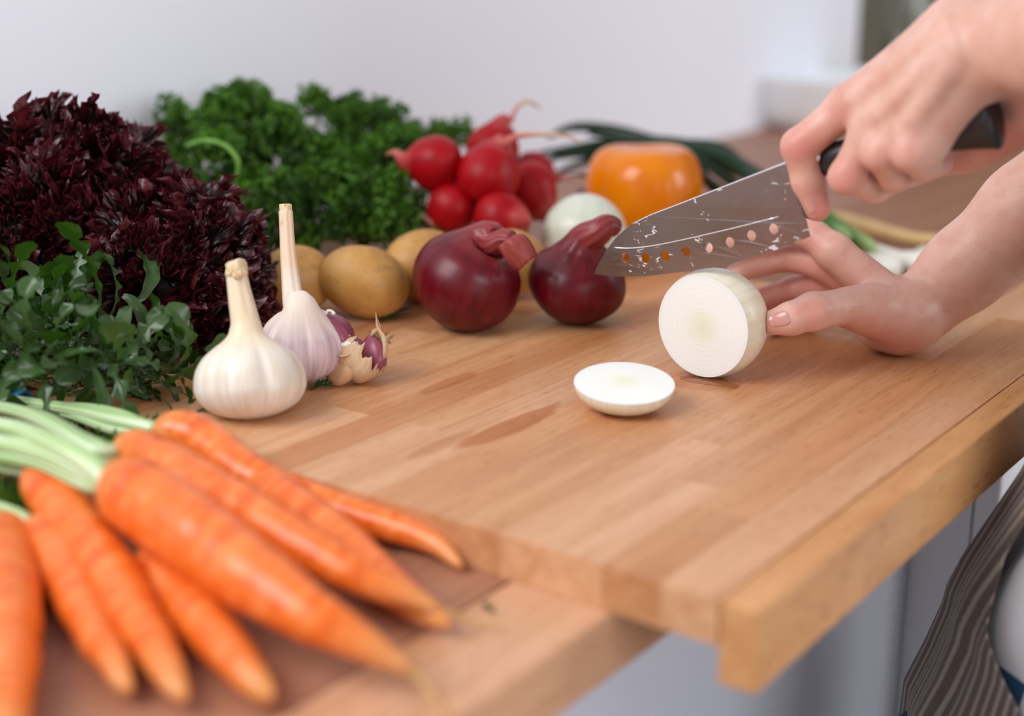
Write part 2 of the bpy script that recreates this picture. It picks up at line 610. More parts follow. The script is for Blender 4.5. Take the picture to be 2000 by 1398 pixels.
# --- white onions
m_whole = streak('white onion skin', srgb(196, 206, 178), srgb(236, 238, 226), 34, 0.9, 0.28, sss=0.25, bump=0.05)
c, s = rest(1141, 462, 82)
c, s = rest(1141, 460, 80)
R = 84 * s
t = empty('white_onion', (c[0], c[1], ZB), 'whole peeled white onion behind the red onions and the knife tip', 'onion')
bulb('bulb', c, R, (0.5, 0.35, 0.55), m_whole, [(0, 0.02), (0.03, 0.22), (0.12, 0.46), (0.3, 0.72), (0.6, 0.95), (0.95, 1.0), (1.35, 0.9), (1.65, 0.68), (1.85, 0.4), (1.97, 0.16), (2.2, 0.12)], t, neck=[c + unit((0.5, 0.35, 0.55)) * R * 1.1], hb=0.95)

# --- the onion being cut, and its end slice
q = M('peeled onion')
uv = q.coord('UV', (46, 2, 1))
n1 = q.noise(uv, 1.0, 3)
cc = q.ramp(n1, [(0.36, srgb(226, 216, 188)), (0.66, srgb(236, 231, 212))])
cc = q.mix(q.ramp(q.noise(q.coord('UV', (28, 1.5, 1), (3, 1, 0)), 1.0, 2), [(0.62, (0, 0, 0)), (0.76, (0.3, 0.3, 0.3))]), cc, srgb(224, 200, 146))
q.base(cc).set(rough=0.28, sss=0.35, sscale=1.0, srad=(0.012, 0.009, 0.005)).bump(n1, 0.08, 0.0005)
m_peel = q.m
q = M('onion cut face')
uvv = q.n('TexCoord').outputs['UV']
rad = q.sep(uvv)[0]
nn_ = q.noise(q.coord('Object'), 70, 2)
ringv = q.math('SINE', q.math('ADD', q.math('MULTIPLY', rad, 66.0), q.math('MULTIPLY', nn_, 4.0)))
cc = q.ramp(rad, [(0.0, srgb(228, 227, 202)), (0.2, srgb(234, 234, 214)), (0.42, srgb(240, 240, 232)), (1.0, srgb(242, 242, 237))])
cc = q.mix(q.ramp(ringv, [(0.55, (0, 0, 0)), (1.0, (0.10, 0.10, 0.10))]), cc, srgb(206, 206, 186))
q.base(cc).set(rough=0.22, sss=0.3, sscale=1.0, srad=(0.01, 0.008, 0.005)).bump(ringv, 0.05, 0.0004)
m_cut = q.m

OC, OS = rest(1392, 630, 107)
ORAD = 107.5 * OS
CUTH = 0.0135


def disc(c, n, R, ring=16, seg=64, dome=0.0):
    F3 = frame_z(n)
    V = [c + F3[:, 2] * dome]
    uv = [(0.0, 0)]
    for k in range(1, ring + 1):
        for i in range(seg):
            a = 2 * math.pi * i / seg
            r = R * k / ring
            V.append(c + F3 @ np.array([r * math.cos(a), r * math.sin(a), dome * (1 - (k / ring) ** 2)]))
            uv.append((k / ring, i / seg))
    f = [(0, 1 + i, 1 + (i + 1) % seg) for i in range(seg)]
    for k in range(ring - 1):
        for i in range(seg):
            a, b = 1 + k * seg + i, 1 + k * seg + (i + 1) % seg
            f.append((a, a + seg, b + seg, b))
    return np.array(V), f, uv


def cap_sphere(c, n, R, h0, h1, rz=1.0, seg=72, rows=44):
    """the part of a ball between h0 and h1 along n (n from the cut to the far pole)"""
    F3 = frame_z(n)
    ph = np.linspace(math.acos(np.clip(h1 / R, -1, 1)), math.acos(np.clip(h0 / R, -1, 1)), rows)
    th = np.linspace(0, 2 * math.pi, seg, endpoint=False)
    L = np.stack([R * np.sin(ph)[:, None] * np.cos(th), R * np.sin(ph)[:, None] * np.sin(th), np.repeat((R * np.cos(ph))[:, None], seg, 1)], -1).reshape(-1, 3)
    uv = np.stack(np.broadcast_arrays(th[None] / 6.2832, np.linspace(0, 1, rows)[:, None]), -1).reshape(-1, 2)
    return (L @ F3.T) + c, gridf(seg, rows, True), uv


t = empty('cut_onion', (OC[0], OC[1], ZB), 'peeled white onion with one end sliced off, held on the board under the knife', 'onion')
v, f, uv = cap_sphere(OC, (1, -0.04, 0), ORAD, -CUTH, ORAD * 0.9999)
mk('body', v, f, m_peel, t, True, uv)
v, f, uv = disc(OC + np.array([-CUTH, 0.04 * CUTH, 0]), (-1, 0.04, 0), math.sqrt(ORAD ** 2 - CUTH ** 2), dome=0.0005)
mk('cut_face', v, f, m_cut, t, True, uv)

sc_, ss = onz(1219, 757, ZB + 0.014), 0
rs = 98.5 * float((sc_ - CAM) @ FW) / FPX
nrm = unit(np.array([-0.10, -0.09, 1.0]))
t = empty('onion_slice', (sc_[0], sc_[1], ZB), 'round end slice of white onion lying cut side up on the board', 'onion slice')
# dome below: a flattened cap
v, f, uv = cap_sphere(np.zeros(3), (0, 0, -1), 1.0, 0.0, 0.9999)
v = np.array(v)
v[:, :2] *= rs
v[:, 2] = -0.0165 * (1 - (1 - np.abs(v[:, 2])) ** 1.15)
rot = frame_z(nrm)
v = v @ rot.T + sc_
dz = ZB + 0.0002 - v[:, 2].min()
v[:, 2] += dz
mk('underside', v, f, m_peel, t, True, uv)
v, f, uv = disc(sc_ + np.array([0, 0, dz]), nrm, rs, dome=0.0012)
mk('cut_face', v, f, m_cut, t, True, uv)

# juice under the onion
m_juice = M('onion juice').base((0.95, 0.93, 0.9, 1)).set(rough=0.05, trans=1.0, ior=1.33).m
th = np.linspace(0, 2 * math.pi, 40, endpoint=False)
pv = []
for k, rr_ in enumerate((1.0, 0.8, 0.0)):
    for a in th:
        e = rr_ * (1 + 0.15 * math.sin(3 * a + 1))
        pv.append((OC[0] - 0.012 + 0.011 * e * math.cos(a), OC[1] - 0.006 + 0.021 * e * math.sin(a), ZB + (0.0001, 0.0009, 0.0011)[k]))
setp(mk('onion_juice', pv, gridf(40, 3, True), m_juice), 'small puddle of clear onion juice under the cut onion', 'puddle')

# --- potatoes
q = M('potato skin')
co = q.coord('Object')
cc = q.ramp(q.noise(co, 22, 4), [(0.3, srgb(176, 122, 58)), (0.55, srgb(206, 158, 86)), (0.75, srgb(222, 180, 108))])
cc = q.mix(q.ramp(q.noise(co, 210, 2), [(0.66, (0, 0, 0)), (0.74, (0.7, 0.7, 0.7))]), cc, srgb(112, 72, 34))
cc = q.mix(q.ramp(q.noise(co, 45, 3, 0.6, 0.5), [(0.62, (0, 0, 0)), (0.72, (0.5, 0.5, 0.5))]), cc, srgb(140, 92, 44))
q.base(cc).set(rough=0.5, sss=0.05).bump(q.noise(co, 160, 3), 0.25, 0.0008)
m_pot = q.m


def potato(px, py, a, b, tilt, seed, label, z0=ZB, deep=1.0):
    c, s = rest(px, py, b, z0)
    nz = Noise(seed, 9, 1.7)
    bm = bmesh.new()
    bmesh.ops.create_icosphere(bm, subdivisions=5, radius=1)
    v = np.array([q.co[:] for q in bm.verts])
    f = [tuple(q.index for q in p.verts) for p in bm.faces]
    bm.free()
    rad = 1 + 0.055 * nz(v)
    ey = np.random.default_rng(seed).normal(size=(9, 3))
    for e in ey:
        e = unit(e)
        d2 = ((v - e) ** 2).sum(1)
        rad -= 0.035 * np.exp(-d2 / 0.006)
    v = v * rad[:, None]
    ca, sa = math.cos(tilt), math.sin(tilt)
    ax = RI * ca + UP * sa
    bx = -RI * sa + UP * ca
    v = c + (v[:, :1] * ax * a + v[:, 1:2] * bx * b + v[:, 2:] * FW * (a + b) / 2 * deep) * s
    v[:, 2] += z0 + 0.0002 - v[:, 2].min()
    o = mk('potato', v, f, m_pot)
    setp(o, label, 'potato', 'potatoes behind the garlic')


potato(578, 548, 80, 68, 0.1, 1, 'leftmost brown potato, partly hidden behind the tall garlic stem')
potato(712, 552, 92, 71, -0.35, 2, 'brown oval potato in the middle, just left of the red onions')
potato(822, 520, 82, 70, 0.5, 3, 'small brown potato mostly hidden behind the larger red onion')
potato(1000, 515, 66, 66, 0.0, 4, 'yellowish potato seen only between the two red onions')

# --- radishes
m_rad = streak('radish skin', srgb(126, 0, 10), srgb(188, 8, 20), 14, 1.0, 0.42, sss=0.03, spec=0.25, v_stops=[([(0.50, 0), (0.70, 0.9)], srgb(206, 120, 110)), ([(0.72, 0), (0.95, 0.9)], srgb(214, 176, 140))], mottle=(40, 0.6, srgb(150, 10, 30)), bump=0.06)


def radish(px, py, d, rpx, head, tail, label, el=1.1):
    """head: direction in the picture from the tail end to the crown (right, up, towards camera)"""
    c = at(px, py, d)
    s = d / FPX
    R = rpx * s
    ax = unit(RI * head[0] + UP * head[1] - FW * head[2])
    t = empty('radish', c - np.array([0, 0, R]), label, 'radish', 'radishes piled behind the red onions')
    pts = [c + ax * el * R, c + ax * 0.4 * R, c - ax * 0.4 * R, c - ax * 1.0 * R] + [at(x, y, d + dz) for x, y, dz in tail]
    p = spline(pts, 200)
    sl = np.r_[0, np.cumsum(np.linalg.norm(np.diff(p, axis=0), axis=1))]
    L = sl[-1]
    mm = np.r_[0.004, 0.015, 0.03, 0.05, 0.08, np.linspace(0.12, L / R, 46)]
    path = np.stack([np.interp(mm * R, sl, p[:, k]) for k in range(3)], 1)
    pr = spline(np.array([(0, 0.10), (0.04, 0.3), (0.15, 0.58), (0.4, 0.86), (0.8, 1.0), (1.2, 0.96), (1.6, 0.74), (1.95, 0.42), (2.2, 0.22), (2.5, 0.12), (3.0, 0.08), (4.2, 0.05), (6, 0.03), (9, 0.02)], float), 300)
    r = np.interp(mm, pr[:, 0], pr[:, 1]) * R * np.clip((L / R - mm) * 3, 0.12, 1)
    V, f, _ = tube(path, r, 28, lambda th, tt: 1 + 0.03 * np.sin(3 * th + px))
    uv = np.vstack([np.stack(np.broadcast_arrays(np.linspace(0, 1, 28, endpoint=False)[None], np.minimum(mm / 3.6, 1)[:, None]), -1).reshape(-1, 2), [0.5, 0], [0.5, 1]])
    mk('root', V, f, m_rad, t, True, uv)
    # cut leaf stubs on the crown
    st = spline([c + ax * (el - 0.05) * R, c + ax * (el + 0.22) * R], 4)
    V, f, uv = tube(st, [0.14 * R, 0.13 * R, 0.12 * R, 0.09 * R], 10)
    mk('crown', V, f, m_green2, t)


m_green2 = plain('leaf stub green', srgb(120, 140, 70), 0.5)
radish(845, 318, 1.27, 56, (0.93, -0.10, -0.1), [(772, 298, 0), (752, 302, 0)], 'radish on the left of the pile with its pointed tail to the left', 1.05)
radish(967, 284, 1.36, 52, (-0.3, -0.8, -0.3), [(998, 235, 0), (1008, 212, 0), (1030, 198, 0), (1060, 215, 0.01)], 'radish at the top of the pile with its tail curling up')
radish(957, 334, 1.26, 63, (-0.35, -0.75, -0.25), [(984, 280, -0.01), (1010, 266, -0.01), (1060, 262, -0.01), (1110, 266, -0.01), (1136, 282, -0.01)], 'bright front radish with a long thin tail pointing right')
radish(1046, 338, 1.40, 42, (-0.85, 0.25, -0.3), [(1098, 346, 0), (1140, 350, 0), (1175, 358, 0)], 'radish at the back right of the pile, lying flat')
radish(1037, 380, 1.31, 58, (-0.5, 0.65, -0.3), [(1075, 425, 0), (1082, 440, 0)], 'dark radish low on the right of the pile beside the white onion')
radish(880, 412, 1.27, 50, (0.55, 0.75, 0.1), [(842, 436, -0.01), (815, 414, -0.01), (790, 406, -0.01), (770, 410, -0.01)], 'radish at the lower left of the pile with a thin tail over the parsley')
radish(985, 428, 1.24, 54, (-0.65, 0.1, -0.5), [(1030, 455, 0.02), (1042, 470, 0.02)], 'round radish at the bottom of the pile just above the red onions')

# --- orange bell pepper
q = M('orange pepper')
cc = q.ramp(q.noise(q.coord('Object'), 18, 2), [(0.3, srgb(232, 116, 0)), (0.7, srgb(244, 142, 2))])
q.base(cc).set(rough=0.2, sss=0.08, sscale=1.0, srad=(0.012, 0.006, 0.001), spec=0.35, coat=0.12, coatr=0.08)
m_pep = q.m
c, s = rest(1258, 402, 118, ZC)
R = 117 * s
H = 118 * s
n, seg = 46, 96
t_ = np.linspace(0, 1, n)
pr = [(0.0, 0.02, 0.16), (0.04, 0.30, 0.07), (0.12, 0.55, 0.0), (0.25, 0.78, 0.02), (0.42, 0.92, 0.5), (0.60, 1.0, 1.05), (0.72, 0.99, 1.40), (0.82, 0.91, 1.68), (0.89, 0.76, 1.86), (0.94, 0.54, 1.94), (0.98, 0.26, 1.93), (1.0, 0.03, 1.88)]
rr_ = sm_interp([(a, b) for a, b, z in pr], t_)
zz_ = sm_interp([(a, z) for a, b, z in pr], t_)
th = np.linspace(0, 2 * math.pi, seg, endpoint=False)
lob = np.abs(np.cos(1.5 * th + 0.5)) ** 0.55
prof_l = np.clip(t_ * 3, 0, 1) * np.clip((0.99 - t_) / 0.2, 0, 1)
RR = rr_[:, None] * (1 - 0.12 * prof_l[:, None] * (1 - lob)[None])
ZZ = zz_[:, None] + 0.03 * (np.exp(-((t_ - 0.85) / 0.1) ** 2))[:, None] * (np.cos(3 * th + 1.0) - 0.2)[None]
V = np.stack([c[0] + R * RR * np.cos(th), c[1] + R * RR * np.sin(th), ZC + H * ZZ], -1).reshape(-1, 3)
V[:, 2] += ZC + 0.0003 - V[:, 2].min()
setp(mk('bell_pepper', V, gridf(seg, n, True), m_pep), 'shiny orange bell pepper behind the knife blade', 'bell pepper')
# --- garlic
GAR = [(0, 0.05), (0.03, 0.28), (0.1, 0.55), (0.25, 0.82), (0.48, 0.98), (0.70, 1.0), (0.92, 0.95), (1.12, 0.82), (1.28, 0.62), (1.40, 0.44), (1.52, 0.32), (1.7, 0.26), (1.85, 0.24)]
m_gar1 = streak('garlic skin cream', srgb(212, 196, 170), srgb(242, 238, 232), 46, 0.8, 0.42, sss=0.25, srad=(0.01, 0.007, 0.004),
                v_stops=[([(0.42, 0), (0.56, 0.55)], srgb(232, 206, 160))], mottle=(30, 0.66, srgb(222, 200, 196)), bump=0.35)
m_gar2 = streak('garlic skin purple', srgb(172, 122, 140), srgb(234, 224, 220), 34, 0.8, 0.45, sss=0.2, srad=(0.01, 0.007, 0.004),
                v_stops=[([(0.26, 0), (0.42, 0.85)], srgb(238, 222, 204)), ([(0.62, 0), (0.72, 0.5)], srgb(226, 186, 140))], bump=0.4)
q = M('dry cut stem')
q.base(q.ramp(q.noise(q.coord('Object', (500, 500, 120)), 1.0, 3), [(0.35, srgb(196, 158, 110)), (0.65, srgb(238, 220, 186))])).set(rough=0.8)
m_cutstem = q.m


def lobes(n, ph, amp, seed):
    r = np.random.default_rng(seed)
    cen = np.sort(np.arange(n) / n * 6.283 + r.uniform(-0.15, 0.15, n) + ph)

    def mod(th, mm):
        d = np.min(np.abs((th[..., None] - cen + math.pi) % (2 * math.pi) - math.pi), -1)
        w = np.clip((mm - 0.0) / 0.2, 0.45, 1) * np.clip((1.6 - mm) / 0.5, 0, 1)
        fine = 0.006 * np.sin(31 * th + 3 * mm) * np.clip(mm, 0, 1)
        st = 0.05 * np.sin(7 * th + 1) * np.clip((mm - 1.7) * 3, 0, 1)
        return 1 - amp * np.exp(-(d / 0.11) ** 2) * w - amp * 0.5 * np.exp(-(d / 0.3) ** 2) * w + fine + st
    return mod


c, s = rest(487, 736, 76)
dd = float((c - CAM) @ FW)
R = 111 * s
t = empty('garlic_bulb', (c[0], c[1], ZB), 'large cream white garlic bulb with a short cut stem, nearest the carrots', 'garlic', 'garlic bulbs')
c2 = c + np.array([0, 0, -0.002])
bulb('cloves', c2, R, unit(at(481, 650, dd) - c2), m_gar1, GAR + [(2.1, 0.215), (2.4, 0.19), (2.7, 0.175), (3.0, 0.165), (3.3, 0.17), (4, 0.17)], t, seg=96, n=90,
     mod=lobes(7, 0.5, 0.065, 4), neck=[at(479, 630, dd), at(470, 585, dd), at(463, 545, dd), at(461, 522, dd)], hb=0.70)
v, f, uv = tube(spline([at(461.5, 540, dd), at(461, 520, dd), at(458, 509, dd)], 8), [0.0070, 0.0071, 0.0070, 0.0066, 0.0064, 0.0062, 0.0060, 0.0050], 16, lambda th, tt: 1 + 0.14 * np.sin(5 * th) * tt + 0.12 * np.sin(13 * th + 5 * tt) * tt)
mk('stem_end', v, f, m_cutstem, t)
v, f, uv = tube([at(452, 541, dd - 0.001), at(462, 538, dd - 0.0075), at(474, 535, dd - 0.001), at(479, 531, dd + 0.004)], [0.0022, 0.0030, 0.0034, 0.002], 8)
mk('stem_collar', v, f, m_cutstem, t)

c, s = rest(588, 672, 82)
dd = float((c - CAM) @ FW)
R = 86 * s
t = empty('garlic_bulb', (c[0], c[1], ZB), 'purple striped garlic bulb with a tall straight stem and torn wrapper', 'garlic', 'garlic bulbs')
bulb('cloves', c, R, (0.02, 0.02, 1), m_gar2, [(0, 0.05), (0.03, 0.25), (0.1, 0.5), (0.28, 0.8), (0.55, 0.97), (0.8, 1.0), (1.05, 0.94), (1.3, 0.79), (1.5, 0.60), (1.7, 0.42), (1.9, 0.30), (2.1, 0.24), (2.5, 0.205), (3.0, 0.18), (3.6, 0.16), (4.2, 0.155), (5, 0.155)], t, seg=96, n=100,
     mod=lobes(8, 0.2, 0.08, 8), neck=[at(574, 590, dd), at(566, 530, dd), at(561, 470, dd), at(558, 412, dd)], hb=0.86)
v, f, uv = tube(spline([at(558, 425, dd), at(557.5, 410, dd), at(557, 399, dd)], 8), 0.0042, 14, lambda th, tt: 1 + 0.10 * np.sin(6 * th) + 0.05 * np.sin(13 * th + 2))
mk('stem_end', v, f, m_cutstem, t)
v, f, uv = tube(spline([at(553, 412, dd - 0.003), at(551, 450, dd - 0.003), at(551, 500, dd - 0.002)], 10), [0.0007, 0.0011, 0.0013, 0.0013, 0.0012, 0.0013, 0.0012, 0.001, 0.0008, 0.0004], 6)
mk('stem_split', v, f, m_cutstem, t)

m_clove = streak('clove skin purple', srgb(92, 20, 44), srgb(172, 92, 112), 10, 0.8, 0.35, sss=0.1, bump=0.15)
m_clovein = streak('clove tan', srgb(196, 150, 104), srgb(226, 190, 150), 10, 0.8, 0.4, sss=0.1, bump=0.15)
m_paper = streak('garlic paper', srgb(214, 196, 180), srgb(242, 236, 230), 20, 0.9, 0.6, bump=0.4)
m_paperb = streak('garlic paper brown', srgb(176, 128, 84), srgb(226, 200, 166), 18, 0.9, 0.65, bump=0.6, mottle=(90, 0.55, srgb(190, 146, 100)))


def clove(name, p0, p1, w, m, parent, bend=(0, 0, 0), sq=0.8):
    p0, p1 = np.array(p0), np.array(p1)
    mid = (p0 + p1) / 2 + np.array(bend)
    v, f, uv = tube(spline([p0, mid, p1], 22), sm_interp([(0, 0.12), (0.08, 0.55), (0.3, 0.95), (0.5, 1.0), (0.75, 0.72), (0.92, 0.3), (1, 0.06)], np.linspace(0, 1, 22)) * w, 20, lambda th, tt: 1 + 0.10 * np.cos(3 * th), sq)
    return mk(name, v, f, m, parent, True, uv)


clove('clove', at(648, 752, dd + 0.006), at(640, 655, dd + 0.006), 0.0135, m_clovein, t, RI * 0.010)
clove('clove', at(650, 715, dd + 0.014), at(606, 614, dd + 0.004), 0.0150, m_clove, t, RI * 0.010 + UP * 0.004)
# the wrapper torn open over these cloves
nu, nv = 10, 22
mid = spline([at(592, 606, dd - 0.004), at(622, 614, dd - 0.002), at(652, 634, dd + 0.0), at(674, 656, dd + 0.004), at(680, 672, dd + 0.008)], nv)
V = []
nz = Noise(5, 6, 120)
for k, p in enumerate(mid):
    for i in range(nu):
        a = i / (nu - 1)
        V.append(p + FW * (a * 0.030) + UP * (0.006 * math.sin(a * 2.4) - 0.004 * a) + UP * 0.001 * float(nz(p + FW * a * 0.02)))
o = mk('torn_wrapper', V, gridf(nu, nv), m_paper, t, True, [(k / 22, i / 10) for k in range(nv) for i in range(nu)])
o.modifiers.new('thick', 'SOLIDIFY').thickness = 0.0007
v, f, uv = tube(spline([at(636, 614, dd), at(640, 607, dd), at(648, 608, dd), at(653, 615, dd)], 12), np.r_[np.full(9, 0.0011), 0.0014, 0.0016, 0.0008], 6)
mk('wrapper_shred', v, f, m_paper, t)
setp(o, 'papery torn wrapper arching over purple cloves')

# --- the broken garlic cluster
c, s = rest(706, 704, 45)
dd = float((c - CAM) @ FW)
t = empty('garlic_cluster', (c[0], c[1], ZB), 'small broken cluster of purple garlic cloves in brown paper beside the tall bulb', 'garlic')
nzc = Noise(11, 8, 160)
# an open ragged cup of dry paper, its mouth to the upper right
F3 = frame_z(unit(RI * 0.48 + UP * 0.80 - FW * 0.28))
nu, nv = 56, 26
V, UV = [], []
rg_ = np.random.default_rng(4)
rag = rg_.uniform(-0.12, 0.10, nu)
for j in range(nv):
    for i in range(nu):
        a_ = 2 * math.pi * i / nu
        tp = (0.66 + rag[i] + 0.12 * math.cos(a_ * 2 + 1)) * j / (nv - 1)
        al = tp * math.pi * 0.92
        r_ = 1 + 0.05 * math.cos(5 * a_) + 0.012 * math.sin(23 * a_)
        V.append(c + F3 @ (np.array([math.sin(al) * math.cos(a_) * r_, math.sin(al) * math.sin(a_) * r_, -math.cos(al)]) * 52 * s))
        UV.append((i / nu, j / nv))
V = np.array(V)
V = V + nzc(V)[:, None] * 0.0007
V[:, 2] += ZB + 0.0004 - V[:, 2].min()
o = mk('paper_cup', V, gridf(nu, nv, True), m_paperb, t, True, UV)
o.modifiers.new('thick', 'SOLIDIFY').thickness = 0.0008
clove('clove', at(716, 738, dd + 0.006), at(724, 650, dd + 0.003), 0.0125, m_clove, t, RI * 0.003)
clove('clove', at(700, 735, dd + 0.006), at(694, 658, dd + 0.008), 0.012, m_clove, t)
for pts, w in (([at(742, 712, dd), at(752, 690, dd - 0.002), at(750, 662, dd), at(738, 640, dd), at(734, 610, dd + 0.002)], [0.002, 0.006, 0.0058, 0.003, 0.0006]),
               ([at(722, 665, dd + 0.006), at(730, 650, dd + 0.004), at(740, 640, dd + 0.004), at(737, 622, dd + 0.004)], [0.002, 0.0055, 0.004, 0.0006])):
    pth = spline(pts, 18)
    v, f, uv = tube(pth, np.interp(np.linspace(0, 1, 18), np.linspace(0, 1, len(w)), w), 10, lambda th, tt: 1 + 0.15 * np.sin(4 * th + 9 * tt), 0.35)
    mk('paper_tip', v, f, m_paperb, t, True, uv)
v, f, uv = tube(spline([at(690, 686, dd - 0.016), at(672, 695, dd - 0.018), at(645, 693, dd - 0.012), at(620, 688, dd - 0.006)], 14), np.linspace(0.0013, 0.0004, 14), 6)
mk('root_strand', v, f, m_paperb, t)
v, f, uv = tube(spline([at(668, 675, dd - 0.010), at(684, 672, dd - 0.013), at(699, 676, dd - 0.013)], 10), np.r_[0.002, np.full(8, 0.0042), 0.002], 10, lambda th, tt: 1 + 0.2 * np.sin(5 * th + 20 * tt), 0.6)
mk('root_plate', v, f, m_paper, t)

# ------------------------------------------------------------------ carrots
q = M('carrot skin')
uvc = q.n('TexCoord').outputs['UV']
vv = q.sep(uvc)[1]
co = q.coord('UV', (3, 26, 1))
n1 = q.noise(co, 1.0, 3, 0.6, 0.3)
n2 = q.noise(q.coord('Object'), 40, 3)
cc = q.ramp(n1, [(0.3, srgb(208, 82, 14)), (0.5, srgb(230, 108, 30)), (0.72, srgb(240, 142, 72))])
cc = q.mix(q.ramp(n2, [(0.55, (0, 0, 0)), (0.75, (0.5, 0.5, 0.5))]), cc, srgb(250, 160, 100))
cc = q.mix(q.ramp(vv, [(0.0, (0.75, 0.75, 0.75)), (0.05, (0.25, 0.25, 0.25)), (0.12, (0, 0, 0)), (0.82, (0, 0, 0)), (0.97, (0.75, 0.75, 0.75))]), cc, srgb(222, 158, 92))
rings = q.noise(q.coord('UV', (2.0, 70, 1)), 1.0, 2)
q.base(cc).set(rough=0.27, sss=0.08, sscale=1.0, srad=(0.01, 0.004, 0.001), spec=0.45).bump(rings, 0.25, 0.0012)
m_carrot = q.m
m_rootlet = plain('rootlet tan', srgb(206, 160, 96), 0.7)
q = M('carrot stalk')
n1 = q.noise(q.coord('UV', (14, 1.5, 1)), 1.0, 2)
vv = q.sep(q.n('TexCoord').outputs['UV'])[1]
cc = q.ramp(n1, [(0.35, srgb(150, 186, 104)), (0.65, srgb(226, 238, 206))])
cc = q.mix(q.ramp(vv, [(0.0, (0, 0, 0)), (0.75, (0.2, 0.2, 0.2)), (1.0, (0.8, 0.8, 0.8))]), cc, srgb(104, 158, 48))
q.base(cc).set(rough=0.35, sss=0.1).bump(n1, 0.3, 0.001)
m_stalk = q.m


def leafmat(name, dark, light, tcol, w, back=None, rough=0.45, scale=30):
    q = M(name)
    rnd = q.n('ObjectInfo').outputs['Random']
    n = q.noise(q.coord('Object'), scale, 2)
    f = q.math('ADD', q.math('MULTIPLY', n, 0.6), q.math('MULTIPLY', rnd, 0.4))
    c = q.ramp(f, [(0.25, dark), (0.75, light)])
    if back:
        c = q.mix(q.math('MULTIPLY', q.n('NewGeometry').outputs['Backfacing'], 0.7), c, back)
    q.base(c).set(rough=rough, spec=0.4)
    q.leaf(tcol, w)
    return q.m


m_frond = leafmat('carrot greens', srgb(28, 66, 16), srgb(78, 124, 36), srgb(110, 170, 40), 0.3)


def frond_mesh(name, seed, L=0.11):
    """a feathery carrot leaf lying along +z: stem with paired thin leaflets"""
    r = np.random.default_rng(seed)
    V, F = [], []
    n = 15
    ax = np.stack([0.006 * np.sin(np.linspace(0, 3, n)), 0.012 * np.linspace(0, 1, n) ** 2, np.linspace(0, L, n)], 1)
    v, f, _ = tube(ax, np.linspace(0.0014, 0.0004, n), 5)
    V += v.tolist()
    F += f
    for k in range(2, n):
        for sgn in (-1, 1):
            for sub in range(3):
                b = ax[k]
                d = unit([sgn * 0.8, r.normal() * 0.35, 0.5 + 0.35 * sub])
                ln = (0.020 - 0.008 * k / n) * r.uniform(0.6, 1.2)
                w = unit(np.cross(d, [0, 1, 0.2])) * 0.0011
                o = len(V)
                m_ = b + d * ln * 0.55 + np.array([0, 0.002, 0])
                V += [b - w * 0.4, b + w * 0.4, m_ + w, m_ - w, b + d * ln]
                F += [(o, o + 1, o + 2, o + 3), (o + 3, o + 2, o + 4)]
    me = bpy.data.meshes.new(name)
    me.from_pydata([tuple(map(float, p)) for p in V], [], F)
    me.materials.append(m_frond)
    return me


FROND = [frond_mesh('frond', i) for i in range(3)]


def put(name, me, pos, R3, scale, parent):
    o = bpy.data.objects.new(name, me)
    COL.objects.link(o)
    A = np.eye(4)
    A[:3, :3] = R3 * scale
    A[:3, 3] = pos
    mw = Matrix(A.tolist())
    if parent:
        o.parent = parent
        o.matrix_parent_inverse = parent.matrix_basis.inverted()
    o.matrix_basis = mw
    return o


def evenly(p, n):
    s = np.r_[0, np.cumsum(np.linalg.norm(np.diff(p, axis=0), axis=1))]
    t = np.linspace(0, s[-1], n)
    return np.stack([np.interp(t, s, p[:, k]) for k in range(3)], 1)


def carrot(pts, rad, label, stalks=(), tail=None, tipr=0.1, z0=ZC, seed=0, hs=None):
    """pts: (px, py, height of the axis above the counter); stalks: pixel paths from the crown"""
    P3 = [onz(px, py, z0 + h) for px, py, h in pts]
    path = evenly(spline(P3, 240), 60)
    base = path.mean(0)
    t = empty('carrot', (base[0], base[1], z0), label, 'carrot', 'carrots of the bunch')
    tt = np.linspace(0, 1, 60)
    # rounded shoulder, long taper
    b_ = min(1.0, tipr / 0.5)                  # how blunt the tip is
    le = lambda p_, q_: p_ + (q_ - p_) * b_
    r = rad * np.interp(tt, *np.array([(0, 0.30), (0.006, 0.48), (0.015, 0.62), (0.03, 0.78), (0.055, 0.91), (0.09, 0.98), (0.2, 1.0), (0.35, le(0.95, 0.99)), (0.5, le(0.85, 0.95)), (0.65, le(0.71, 0.86)), (0.78, le(0.54, 0.74)),
                                       (0.88, le(0.36, 0.60)), (0.94, le(0.24, 0.47)), (0.97, le(0.17, 0.36)), (0.99, le(0.11, 0.22)), (1.0, le(0.08, 0.10))]).T)
    nz = Noise(seed, 6, 90)
    path = path + np.stack([nz(path), nz(path + 1), nz(path + 2)], 1) * 0.0006
    v, f, uv = tube(path, r, 28, lambda th, t_: 1 + 0.012 * np.sin(70 * t_ + 2 * np.sin(th + seed)) + 0.03 * np.sin(2 * th + seed + 4 * t_))
    v[:, 2] = np.maximum(v[:, 2], z0 + 0.0004)
    mk('root', v, f, m_carrot, t, True, uv)
    if tail:
        P4 = [path[-2]] + [onz(px, py, z0 + h) for px, py, h in tail]
        v, f, uv = tube(spline(P4, 16), np.linspace(rad * 0.11, 0.0005, 16), 8)
        mk('rootlet', v, f, m_rootlet, t)
    for sp_, w in stalks:
        P5 = [path[1] + (path[0] - path[3]) * 0.2] + [onz(px, py, z0 + h) for px, py, h in sp_]
        n = 22
        v, f, uv = tube(spline(P5, n), w * np.r_[np.linspace(1.1, 1.0, 6), np.linspace(1.0, 0.7, n - 6)], 10, lambda th, t_: 1 + 0.10 * np.cos(4 * th))
        mk('stalk', v, f, m_stalk, t, True, uv)
    return t, path


